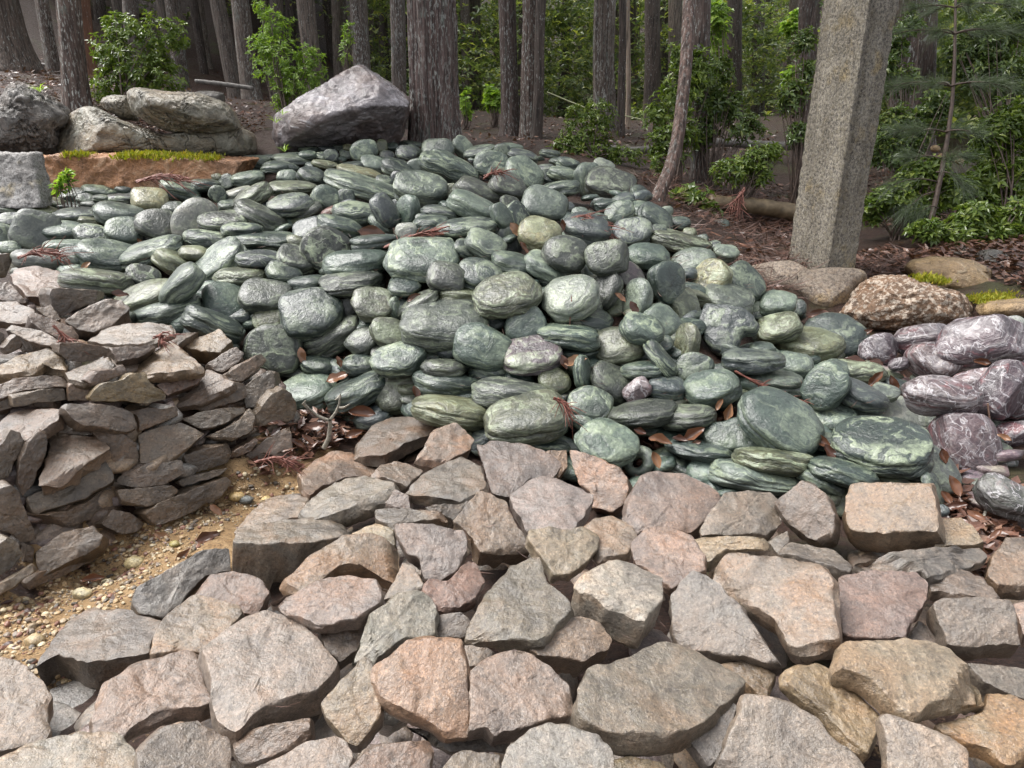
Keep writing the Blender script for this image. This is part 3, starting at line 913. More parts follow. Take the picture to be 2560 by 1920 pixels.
# trunks: base x, base y, width px, x where the trunk leaves the frame, kind, depth (0 = from width) | label
TREES = '''
34 175 96 2 big 11|broad flared cedar trunk at the picture's left edge
78 148 24 50 dark 0|slim dark cedar trunk next to the broad flared one
96 110 16 82 dark 0|thin shaded cedar trunk behind the two slim left ones
138 212 29 107 lichen 13|cedar trunk whitened by lichen, before the reddish one
146 112 18 132 dark 0|thin dark trunk half behind the lichen whitened trunk
187 275 52 167 near 8.6|stout straight cedar trunk rising behind the left boulders
225 214 36 206 red 12.5|reddish brown cedar trunk leaning behind the stout one
237 120 18 224 dark 0|thin trunk between the reddish trunk and the glossy shrub
256 130 27 246 lichen 0|speckled cedar trunk rising over the glossy shrub's left side
292 120 20 286 dark 0|dark trunk, first behind the glossy shrub's top
340 225 36 326 lichen 0|thick speckled trunk behind the middle of the glossy shrub
368 130 22 360 dark 0|slender trunk right behind the glossy shrub's two peaks
412 120 15 404 grey 0|very thin grey trunk above the glossy shrub
458 232 34 430 lichen 0|speckled trunk at the glossy shrub's right edge
483 190 20 459 grey 0|slim leaning trunk just right of the glossy shrub
527 225 27 493 grey 0|leaning grey trunk over the flat rear boulder
547 205 17 514 dark 0|thin brown trunk tucked behind a leaning grey one
590 238 36 543 grey 0|broad grey trunk left of the yellow green shrub
635 255 42 600 lichen 0|lichened trunk inside the yellow green shrub
655 205 16 640 dark 0|thin dark trunk seen through the yellow green shrub
705 250 31 690 grey 0|straight trunk behind the yellow green shrub's crown
733 205 26 725 dark 0|dark trunk rising above the yellow green shrub's right side
792 265 42 764 grey 0|grey trunk just left of the tall boulder's peak
852 255 27 842 grey 0|slender grey trunk behind the tall boulder's peak
905 255 42 892 lichen 0|thick trunk above the tall boulder's right slope
933 270 22 922 grey 0|second trunk above the tall boulder's right slope
948 265 17 940 dark 0|thin dark trunk squeezed behind the tall boulder's slope
966 292 24 955 grey 0|trunk whose foot meets the tall boulder's lower slope
1004 322 36 994 lichen 12|speckled trunk between the tall boulder and the big cedar
1090 362 116 1082 main 8.6|massive cedar trunk with peeling bark and white lichen behind the heap
1152 322 16 1146 dark 0|thin brown trunk hugging the massive cedar's right side
1179 320 29 1171 lichen 0|speckled slim trunk, first clear one past the massive cedar
1204 278 18 1191 grey 0|thin trunk with a pale edge beside the speckled slim one
1274 338 41 1272 near 11|flared cedar trunk with shaggy grey bark
1299 338 17 1299 dark 0|thin trunk pressed against the shaggy grey cedar
1325 345 38 1323 near 10.8|dark trunk paired with a trunk crossing its foot
1343 348 24 1356 dark 10.6|dark trunk slanting across its neighbour's foot
1418 297 8 1424 orange 0|pencil thin orange sapling in the gap
1468 252 12 1465 pale 0|thin pale grey trunk deep in the gap
1515 322 50 1513 lichen 11.5|thick trunk with white flecks near the yellow tape
1554 342 18 1554 dark 11|dark slim trunk beside the bare pale trunk
1570 320 12 1570 pale 13|bare pale tan trunk catching the light
1584 312 10 1581 grey 0|thin grey trunk just right of the bare pale one
1629 305 38 1630 dark 0|dark solid trunk left of the curved thin tree
1690 330 34 1688 grey 0|pale grey broad trunk behind the curved thin tree
1640 505 30 1724 curve 5.9|curved thin tree leaning beside the heap's edge
1750 462 38 1750 near 8.2|ivy dark trunk rising from the leafy thicket
1808 150 9 1815 pale 0|thin pale trunk in the yellow lit gap
1836 300 36 1840 dark 0|smooth dark trunk left of the close pair
1896 337 30 1898 lichen 0|flecked trunk, left one of the close pair
1914 332 19 1922 dark 0|dark trunk, right one of the close pair
1980 350 30 1986 grey 0|greenish trunk just left of the stone pillar
2010 352 42 2022 near 11|dark trunk half hidden by the stone pillar
2275 420 96 2283 near 8.8|wide rain streaked trunk just right of the stone pillar
2340 300 24 2345 dark 0|dark trunk behind the pine sapling's top
'''
# ----------------------------------------------------------------------------- terrain
# survey points: kind, px, py, value;  'z' = known height, 'd' = known distance along the view axis
SURVEY = '''
b z 0 1900 .2; b z 1280 1900 .22; b z 2560 1900 .22; b z 300 1640 .14; b z 1280 1600 .26; b z 2560 1500 .28; b z 700 1420 .2
b z 1280 1350 .25; b z 2000 1350 .28; b z 2480 1340 .24; b z 760 1220 .13; b z 1100 1120 .19; b z 1500 1220 .22; b z 2300 1260 .28
s z 450 1350 0; s z 600 1200 0; s z 200 1500 0; s z 30 1570 0; s z 730 1130 .02; l z 800 1040 .04
s z 0 1490 .03; s z 110 1400 .03; s z 250 1320 .03; s z 370 1285 .03; s z 560 1180 .03; s z 710 1110 .04; k z 0 1380 .16; k z 120 1290 .16; k z 330 1200 .15; k z 560 1110 .14; k z 690 1040 .14
k z 0 1000 .52; k z 295 980 .5; k z 550 955 .45; k z 680 900 .42; k z 60 690 .6; k z 390 840 .52; k z 250 780 .56; k z 745 985 .14
k z 0 1250 .27; k z 300 1150 .27; k z 560 1070 .22
g z 760 1000 .08; g z 1000 1060 .1; g z 1300 1130 .12; g z 1700 1200 .13; g z 2000 1220 .14; g z 2270 1190 .16
g d 0 610 5.0; g d 0 520 6.0; g d 300 540 5.7; g d 150 480 6.3; g d 500 440 6.8; g d 700 400 7.2; g d 1000 390 7.3; g d 1090 372 7.7; g d 1400 400 7.0
g d 1500 470 5.9; g d 1600 460 5.7; g d 1250 500 5.3; g d 900 520 5.2; g d 600 600 4.75; g z 1280 700 .64; g z 900 700 .6; g z 1280 900 .34; g z 900 880 .3
g z 1600 700 .62; g d 1750 600 5.0; g d 1850 660 4.6; g z 1950 800 .32; g z 2100 850 .26; g z 1750 800 .46; g z 1600 1000 .22; g z 1900 1050 .2; g z 2150 1120 .2; g z 2280 1000 .18
g d 1640 540 5.3; g d 400 700 4.3; g z 650 850 .35
p z 2300 900 .26; p z 2450 850 .36; p z 2560 800 .42; p z 2500 1100 .2; p z 2450 1250 .12; p z 2560 1000 .3
f z 2060 695 .35; f z 1900 600 .4; f z 1850 560 .42; f z 2200 750 .26; f z 2450 720 .4; f z 2300 620 .42; f z 2500 600 .5; f d 1820 520 7.4; f d 1700 480 7.2; f d 1560 420 8.0
f d 300 395 7.7; f d 50 390 7.5; f d 800 350 8.3; f d 550 380 8.0; f d 1250 350 9.0
'''
def tree_depth(w, dep):
    return dep if dep else min(max(0.37 * FPX / w, 9.0), 34.0)
TREE_ROWS = []
for line in TREES.strip().splitlines():
    a, lab = line.split('|'); f = a.split()
    bx, by, w, tx = map(float, f[:4])
    TREE_ROWS.append((bx, by, w, tx, f[4], tree_depth(w, float(f[5])), lab))
ctrl, kinds = [], []
for s in SURVEY.replace('\n', ';').split(';'):
    f = s.split()
    if not f: continue
    px, py, v = float(f[2]), float(f[3]), float(f[4])
    r = ray(px, py)
    ctrl.append(CAM + r * ((v - CAM_H) / r[2] if f[1] == 'z' else v)); kinds.append(f[0])
for bx, by, w, tx, kd, dep, lab in TREE_ROWS:
    if by > 240 or kd in ('big', 'lichen') : ctrl.append(at(bx, by, dep)); kinds.append('f')
for x, y, z in ((-25, 30, 10.0), (-15, 25, 6.0), (-9, 34, 8.5), (-40, 60, 20), (0, 45, 10.0), (12, 40, 8), (25, 40, 9.0), (45, 60, 16), (0, 80, 24), (-14, 8, 1.6), (-8, 3, .5), (9, 3, .3), (14, 9, .9), (-3, -2.5, .1), (3, -2.5, .1), (-10, -6, .1), (10, -6, .1), (0, -9, .1)):
    ctrl.append(np.array([x, y, z], float)); kinds.append('f' if y > 2 else 'b')
ctrl = np.array(ctrl)

def tps_kernel(r2):
    return 0.5 * r2 * np.log(r2 + 1e-9)
_n = len(ctrl)
_A = np.zeros((_n + 3, _n + 3))
_d2 = ((ctrl[:, None, :2] - ctrl[None, :, :2]) ** 2).sum(-1)
_A[:_n, :_n] = tps_kernel(_d2)
_A[range(_n), range(_n)] += 0.012 + 0.06 * (ctrl[:, 1] > 8.5) * (ctrl[:, 1] - 8.5)
_A[:_n, _n] = 1; _A[:_n, _n + 1:] = ctrl[:, :2]; _A[_n, :_n] = 1; _A[_n + 1:, :_n] = ctrl[:, :2].T
_w = np.linalg.solve(_A, np.concatenate([ctrl[:, 2], [0, 0, 0]]))

def height(x, y):
    x = np.asarray(x, float); y = np.asarray(y, float)
    sh = x.shape; x = x.ravel(); y = y.ravel()
    out = np.empty(len(x))
    for i in range(0, len(x), 20000):
        r2 = (x[i:i + 20000, None] - ctrl[None, :, 0]) ** 2 + (y[i:i + 20000, None] - ctrl[None, :, 1]) ** 2
        out[i:i + 20000] = tps_kernel(r2) @ _w[:_n] + _w[_n] + _w[_n + 1] * x[i:i + 20000] + _w[_n + 2] * y[i:i + 20000]
    return out.reshape(sh)

KIND_IDX = {k: np.array([q == k for q in kinds]) for k in 'bsklgpf'}
def zone_weights(x, y):
    x = np.asarray(x, float).ravel(); y = np.asarray(y, float).ravel()
    res = {k: np.empty(len(x)) for k in KIND_IDX}
    for i in range(0, len(x), 20000):
        r2 = (x[i:i + 20000, None] - ctrl[None, :, 0]) ** 2 + (y[i:i + 20000, None] - ctrl[None, :, 1]) ** 2
        w = 1 / (r2 + 0.004) ** 2
        t = w.sum(1)
        for k, m in KIND_IDX.items(): res[k][i:i + 20000] = w[:, m].sum(1) / t
    return res

def ground_z(x, y):
    """top of the soil: below the stones wherever stones are heaped"""
    w = zone_weights(x, y)
    return height(x, y).ravel() - 0.13 * np.clip((w['b'] + w['k'] + w['g'] + w['p']) * 1.3 - 0.15, 0, 1)

def relief(x, y, z):
    P = np.stack([x, y, z], -1)
    return 0.018 * fbm(P * 5.0, 3) * 2 + 0.03 * fbm(P * 0.9 + 9, 2) * np.clip(y - 6, 0, 1)

def soil(x, y):
    x = np.atleast_1d(np.asarray(x, float)); y = np.atleast_1d(np.asarray(y, float))
    z = ground_z(x, y)
    return z + relief(x, y, z)

def hit(px, py, lo=0.8, hi=40.0):
    """where the ray through a pixel first meets the surveyed surface; returns depth"""
    t = np.concatenate([np.arange(lo, 9, 0.03), np.arange(9, hi, 0.15)])
    P = CAM + ray(px, py)[None] * t[:, None]
    below = P[:, 2] < height(P[:, 0], P[:, 1])
    k = np.argmax(below)
    if not below[k]: return hi
    a, b = t[max(k - 1, 0)], t[k]
    for _ in range(8):
        m = (a + b) / 2; q = CAM + ray(px, py) * m
        if q[2] < height(q[0], q[1]): b = m
        else: a = m
    return (a + b) / 2

def build_ground():
    s = np.linspace(0, 1, 60)
    X = np.concatenate([-(3.2 + 2.2 * s + 115 * s ** 4)[:0:-1], np.linspace(-3.2, 3.2, 240), (3.2 + 2.2 * s + 115 * s ** 4)[1:]])
    Y = np.concatenate([np.linspace(-12, 1.0, 14)[:-1], np.linspace(1.0, 8.6, 250), (8.6 + 5 * s + 138 * s ** 3)[1:]])
    nx, ny = len(X), len(Y)
    gx, gy = np.meshgrid(X, Y)
    z = ground_z(gx, gy).reshape(gx.shape)
    far = np.clip((np.hypot(gx, gy) - 40) / 60, 0, 1)
    z = np.clip(z, -2, 60) * (1 - far) + far * np.clip(z, 0, 30)
    z = z + relief(gx, gy, z)
    V = np.stack([gx, gy, z], -1).reshape(-1, 3)
    idx = np.arange(nx * ny).reshape(ny, nx)
    F = np.stack([idx[:-1, :-1], idx[:-1, 1:], idx[1:, 1:], idx[1:, :-1]], -1).reshape(-1, 4)
    w = zone_weights(gx, gy)
    c = np.stack([w['s'] + 0.3 * w['b'], w['l'], w['f']], -1)
    me = mesh_np('ground', V, F, colattr=c)
    o = link('ground', me, mat_ground())
    tag(o, kind='structure')
build_ground()
# ----------------------------------------------------------------------------- stones
GREEN_TONE = {'d': (.040, .062, .055), 'g': (.075, .110, .092), 'p': (.150, .195, .160), 'y': (.130, .140, .075), 'b': (.055, .070, .075),
              'o': (.100, .110, .072), 'k': (.055, .064, .053), 'w': (.42, .42, .38), 'W': (.30, .31, .28), 'V': (.29, .32, .27), 'G': (.115, .135, .118),
              'u': (.105, .076, .09), 'Y': (.24, .23, .10), 'R': (.20, .055, .035), 'm': (.15, .105, .11)}
GREEN_WORD = {'d': 'dark green', 'g': 'green', 'p': 'pale green', 'y': 'olive gold', 'b': 'blue grey', 'o': 'olive', 'k': 'dark grey brown', 'w': 'whitish',
              'W': 'whitish', 'V': 'whitish', 'G': 'grey', 'u': 'purple grey', 'Y': 'yellowish', 'R': 'red', 'm': 'maroon'}
MAT_GREEN = mat_schist('green_schist')
MAT_GREEN_V = mat_schist('green_schist_rubble', attr=True)
MAT_PURPLE = mat_schist('purple_schist', veins=((.40, .38, .39), (.05, .03, .04)), red=(.16, .045, .05))
MAT_SAND = mat_sandstone('sandstone')
MAT_SAND_V = mat_sandstone('sandstone_rubble', attr=True)
REG = {'green': [], 'brown': [], 'stack': [], 'purple': []}     # what stands where, for the labels

def cam_axes(px, py):
    w = -unit(ray(px, py))
    r = unit(RGT - (RGT @ w) * w)
    return r, np.cross(r, w) * 1.0, w          # right, down, towards the camera

def cut_planes(V, n, rng, ext, lo=.72, hi=.96):
    """flatten V against n random planes: broken facets"""
    for _ in range(n):
        d = unit(rng.normal(size=3) / ext)
        s = V @ d
        lim = s.max() * rng.uniform(lo, hi)
        V = V - np.clip(s - lim, 0, None)[:, None] * d * 0.93
    return V

def parse_round(data):
    out = []
    for crop, block in data.items():
        ox, oy, s = CROPS[crop]
        for line in block.strip().splitlines():
            left, _, nick = line.partition('|')
            f = left.split()
            cx, cy, a, b, ang, lay = map(float, f[:6])
            px, py = ox + cx / s, oy + cy / s
            out.append(dict(px=px, py=py, a=a / s, b=b / s, ang=math.radians(ang), lay=lay, tone=f[6], nick=nick.strip()))
    return out

def settle(items):
    """stones that lie over others come nearer, those under them go further back"""
    for it in items:
        it['d0'] = it['dep'] = hit(it['px'], it['py'])
    pairs = []
    for i, p in enumerate(items):
        for j in range(i + 1, len(items)):
            q = items[j]
            dx, dy = q['px'] - p['px'], q['py'] - p['py']
            L = math.hypot(dx, dy)
            if L > p['a'] + q['a'] or L < 1e-6: continue
            th = math.atan2(dy, dx)
            def rad(s):
                t = th - s['ang']
                return s['a'] * s['b'] / math.hypot(s['b'] * math.cos(t), s['a'] * math.sin(t))
            ov = 1 - L / (rad(p) + rad(q))
            if ov > 0.02:
                kp = (p['lay'], p['py']); kq = (q['lay'], q['py'])
                back, front = (p, q) if kp < kq else (q, p)
                need = min(0.16, 0.55 * ov * (p['a'] + q['a']) * p['dep'] / FPX + 0.01)
                pairs.append((back, front, need))
    for _ in range(60):
        for b, f, need in pairs:
            gap = b['dep'] - f['dep']
            if gap < need:
                e = 0.4 * (need - gap)
                b['dep'] += e * 0.5; f['dep'] -= e * 0.5
        for it in items:
            it['dep'] = it['d0'] + min(max(it['dep'] - it['d0'], -0.26), 0.2)

POLYS = {'dark blue slab with a bitten corner': ('G3', '1425,1420 1450,1330 1480,1270 1600,1270 1760,1290 1850,1350 1900,1440 1880,1490 1800,1490 1760,1520 1750,1570 1700,1640 1630,1660 1540,1620 1470,1530'),
         'flat topped grey green slab': ('S3', '1320,870 1370,830 1500,800 1620,765 1700,790 1860,890 1880,950 1830,1010 1650,1020 1450,1010 1350,950')}

def poly_px(crop, text):
    ox, oy, s = CROPS[crop]
    return np.array([[ox + float(a) / s, oy + float(b) / s] for a, b in (q.split(',') for q in text.split())])

def centroid(P):
    x, y = P[:, 0], P[:, 1]; x1, y1 = np.roll(x, -1), np.roll(y, -1)
    c = x * y1 - x1 * y; A = c.sum() / 2
    return np.array([((x + x1) * c).sum(), ((y + y1) * c).sum()]) / (6 * A)

def radial(P, c, theta):
    """distance from c to the outline P in each direction theta"""
    Q = P - c; R = np.roll(Q, -1, 0); E = R - Q
    d = np.stack([np.cos(theta), np.sin(theta)], -1)
    den = d[:, None, 0] * E[None, :, 1] - d[:, None, 1] * E[None, :, 0]
    den = np.where(abs(den) < 1e-9, 1e-9, den)
    t = (Q[None, :, 0] * E[None, :, 1] - Q[None, :, 1] * E[None, :, 0]) / den
    u = (Q[None, :, 0] * d[:, None, 1] - Q[None, :, 1] * d[:, None, 0]) / den
    t = np.where((u >= -1e-6) & (u <= 1 + 1e-6) & (t > 0), t, 0)
    return t.max(1)

def inflated(P, depth, thick, sub=5, rng=None, rough=0.05, freq=3.0, ridge=0.0, ridge_dir=(0.3, 1, 0), facets=0, boxy=0.8, tilt=0.0, cut=(.82, .98)):
    """a solid rock with the measured outline, its own distance and its own depth; local x right, y up, z to the viewer"""
    c = centroid(P)
    r, dn, w = cam_axes(*c)
    if tilt:
        a = math.radians(tilt)
        up2 = -dn * math.cos(a) + -w * math.sin(a); w2 = w * math.cos(a) - dn * math.sin(a)
        up, w = up2, w2
    else: up = -dn
    C = at(c[0], c[1], depth)
    # the outline, carried into the rock's own plane
    L = []
    for q in P:
        d = ray(*q); k = ((C - CAM) @ w) / (d @ w)
        e = CAM + d * k - C
        L.append((e @ r, e @ up))
    L = np.array(L)
    V, F = ICO[sub]
    th = np.arctan2(V[:, 1], V[:, 0]); rho = np.hypot(V[:, 0], V[:, 1])
    tt = np.linspace(-math.pi, math.pi, 181)
    Rt = radial(L, np.zeros(2), tt)
    k = np.array([0.25, 0.5, 0.25]); Rt[1:-1] = np.convolve(Rt, k, 'valid'); 
    R = np.interp(th, tt, Rt)
    size = R.mean()
    rr = rho ** boxy
    X = np.stack([R * rr * np.cos(th), R * rr * np.sin(th), thick * np.sign(V[:, 2]) * abs(V[:, 2]) ** boxy], -1)
    off = rng.uniform(0, 50, 3)
    if facets:
        e0 = (X.min(0), X.max(0))
        X = cut_planes(X, facets, rng, np.array([size, size, thick]), *cut)
        for q in (0, 1): X[:, q] = (X[:, q] - X[:, q].min()) / np.ptp(X[:, q]) * (e0[1][q] - e0[0][q]) + e0[0][q]
    nrm = V.copy()
    dsp = rough * size * fbm(X * freq / size + off, 4, 0.55) * 1.6
    if ridge:
        q = unit(ridge_dir); s = X @ q
        warp = fbm(X * 2.2 / size + off, 3) * 0.9 * size
        rid = 1 - 2 * abs(perlin(np.stack([(s + warp) * 7 / size, X[:, 0] * 1.3 / size, X[:, 2] * 1.3 / size], -1) + off))
        dsp = dsp + ridge * size * (rid - 0.6)
    X = X + nrm * dsp[:, None]
    return X, F, C, np.stack([r, up, w], 1)

def set_tone(o, rgb, alpha, rng, var=0.12, gain=1.0, sat=1.0):
    k = rng.uniform(1 - var, 1 + var); h = rng.uniform(-.025, .025, 3)
    g = sum(rgb) / 3
    o.color = (*(float(max(0.005, (g + (c - g) * sat) * gain * k * (1 + h[i]))) for i, c in enumerate(rgb)), float(alpha))

def round_stone(it, name, mat, cat, group, seed, angular=0):
    rng = np.random.default_rng(seed)
    px, py, dep, tone = it['px'], it['py'], it['dep'], it['tone']
    flags = tone[1:]
    if 'P' in flags:
        P = poly_px(*POLYS[it['nick']])
        V, F, C, Rm = inflated(P, dep, 0.42 * it['b'] * dep / FPX, 5, rng, .05, 3, facets=3, boxy=.6, tilt=28)
    else:
        r, dn, w = cam_axes(px, py)
        ca, sa = math.cos(it['ang']), math.sin(it['ang'])
        u = ca * r + sa * dn
        v = sa * r - ca * dn
        if v @ dn > 0: v = -v; u = -u
        a = it['a'] * dep / FPX; b = it['b'] * dep / FPX
        t = min(b * 0.96, a * (rng.uniform(.34, .50) if angular == 0 else .62))
        R = max(a * (rng.uniform(.78, .98) if angular == 0 else .62), b * 1.02)
        s2 = min(max((b * b - t * t) / (R * R - t * t), 0.02), 0.97)
        n = v * math.sqrt(1 - s2) + w * math.sqrt(s2)
        m = np.cross(n, u)
        C = at(px, py, dep); Rm = np.stack([u, m, n], 1)
        if 'H' in flags:                                   # the ring shaped stone
            nu, nv = 40, 24
            th, ph = np.meshgrid(np.linspace(0, 2 * math.pi, nu, endpoint=False), np.linspace(0, 2 * math.pi, nv, endpoint=False), indexing='ij')
            rr = 0.66 + 0.36 * np.cos(ph)
            V = np.stack([a * rr * np.cos(th) + a * .06 * np.cos(ph), R * rr * np.sin(th), 0.34 * a * np.sin(ph)], -1).reshape(-1, 3)
            V *= (1 + 0.09 * fbm(V * 9 + 3, 3))[:, None]
            I = np.arange(nu * nv).reshape(nu, nv)
            F = np.stack([I, np.roll(I, -1, 0), np.roll(np.roll(I, -1, 0), -1, 1), np.roll(I, -1, 1)], -1).reshape(-1, 4)
        else:
            sub = 5 if it['a'] > 62 else 4
            S, F = ICO[sub]
            e = rng.uniform(3.0, 3.8) if 'a' in flags else rng.uniform(2.05, 2.75)
            ez = rng.uniform(2.5, 4.0)
            q = ((abs(S[:, 0]) ** e + abs(S[:, 1]) ** e) ** (ez / e) + abs(S[:, 2]) ** ez) ** (-1 / ez)
            V = S * q[:, None]
            if e > 2.9: V *= 0.95
            k1, k2 = rng.uniform(-.16, .16, 2)
            V = V * np.stack([np.ones(len(V)), 1 + k1 * V[:, 0], 1 + k2 * V[:, 0] + rng.uniform(-.12, .12) * V[:, 1]], -1)
            off = rng.uniform(0, 60, 3)
            V = V * (1 + 0.17 * fbm(S * 1.1 + off, 2))[:, None]
            V = cut_planes(V, (int(rng.integers(0, 3)) + (3 if 'a' in flags else 0) + angular), rng, np.ones(3), .72 if angular else .78, .97)
            # worn edges of the cleavage layers
            lay = perlin(np.stack([V[:, 0] * 1.2, V[:, 1] * 1.2, V[:, 2] * rng.uniform(5, 9) + 0.9 * fbm(S * 1.5 + off, 2)], -1) + off)
            side = 1 - abs(V[:, 2]) ** 2
            V = V * (1 + (0.022 * lay * np.clip(side, .25, 1) + 0.022 * fbm(S * 3.5 + off, 3)))[:, None]
            if rng.random() < (.45 if angular == 0 else .25):        # a split running along one side
                zc = rng.uniform(-.25, .35); wob = 0.13 * fbm(S * 2.0 + off + 5, 2)
                V = V * (1 - 0.07 * np.exp(-((V[:, 2] - zc - wob) / 0.05) ** 2) * np.clip(side, 0, 1) * (np.sin(np.arctan2(V[:, 1], V[:, 0]) + rng.uniform(0, 6)) > -.2))[:, None]
            V = (V - (V.max(0) + V.min(0)) / 2) / ((V.max(0) - V.min(0)) / 2) * np.array([a, R, t]) * (1.10 if angular == 0 else .99)
    me = mesh_np(name, V, F)
    o = link(name, me, mat, loc=C, rot=Rm)
    stripe = rng.uniform(.85, 1.0) if 's' in flags else rng.uniform(.25, .7)
    set_tone(o, GREEN_TONE[tone[0]], stripe, rng, .24, .50 if tone[0] not in 'wWVYR' else .46, .96 if tone[0] not in 'YR' else .8)
    tag(o, cat=cat, group=group)
    if angular:
        c = o.color; g = (c[0] + c[1] + c[2]) / 3
        o.color = (*(.9 * (g + (v - g) * 1.0) for v in c[:3]), c[3] * .8)
    it['obj'] = o
    ra = it['b'] / it['a']
    steep = abs(math.degrees(it['ang'])) > 45
    it['desc'] = ' '.join(x for x in (('small' if it['a'] < 27 else 'large' if it['a'] > 64 else ''), GREEN_WORD[tone[0]], 'striped' if 's' in flags else '',
                  'upright' if steep and ra < .85 else 'flat' if ra < .43 else 'oblong' if ra < .6 else 'oval' if ra < .78 else 'rounded') if x)
    return o

ITEMS_G = parse_round(GREEN)
ITEMS_P = parse_round(PURPLE)
settle(ITEMS_G); settle(ITEMS_P)
for k, it in enumerate(ITEMS_G):
    round_stone(it, 'green_stone', MAT_GREEN, 'stone', 'green stones heaped in the central mound', 100 + k)
for k, it in enumerate(ITEMS_P):
    round_stone(it, 'purple_stone', MAT_PURPLE, 'stone', 'purple stones beside the green heap', 900 + k, 3)

# --- angular stones -----------------------------------------------------------
BROWN_TONE = {'pt': ((.30, .22, .17), 'pinkish tan'), 'db': ((.12, .092, .07), 'dark brown'), 'gr': ((.24, .225, .205), 'grey'), 'rb': ((.19, .09, .06), 'rust red'),
    'tn': ((.30, .22, .145), 'tan'), 'pg': ((.38, .335, .28), 'pale grey'), 'gb': ((.215, .18, .145), 'grey brown'), 'br': ((.19, .14, .105), 'brown'),
    'dp': ((.165, .125, .115), 'purplish brown'), 'po': ((.31, .205, .145), 'pinkish orange'), 'lg': ((.30, .26, .245), 'lilac grey'), 'or': ((.34, .20, .125), 'orange'),
    'pk': ((.28, .21, .175), 'pinkish grey'), 'yt': ((.36, .275, .155), 'yellow tan'), 'dg': ((.145, .132, .12), 'dark grey'), 'pi': ((.31, .21, .175), 'pink'),
    'b2': ((.27, .215, .165), 'brown'), 'ot': ((.34, .235, .125), 'orange tan'), 't2': ((.36, .28, .185), 'tan'), 'pp': ((.38, .295, .235), 'pale pink'),
    'lb': ((.25, .195, .17), 'lilac brown'), 'pb': ((.24, .175, .148), 'mauve brown'), 'gy': ((.34, .325, .265), 'pale grey'), 'ta': ((.28, .20, .13), 'tan'),
    'dk': ((.135, .122, .095), 'dark olive'), 'wh': ((.58, .53, .44), 'whitish'), 'ct': ((.43, .345, .24), 'cream'), 'sp': ((.42, .255, .195), 'salmon pink'),
    'rp': ((.26, .145, .115), 'brick red'), 'gc': ((.25, .215, .175), 'grey brown'), 'rc': ((.27, .19, .145), 'reddish brown'), 'rs': ((.20, .13, .10), 'reddish brown'),
    'ye': ((.46, .36, .18), 'yellowish')}

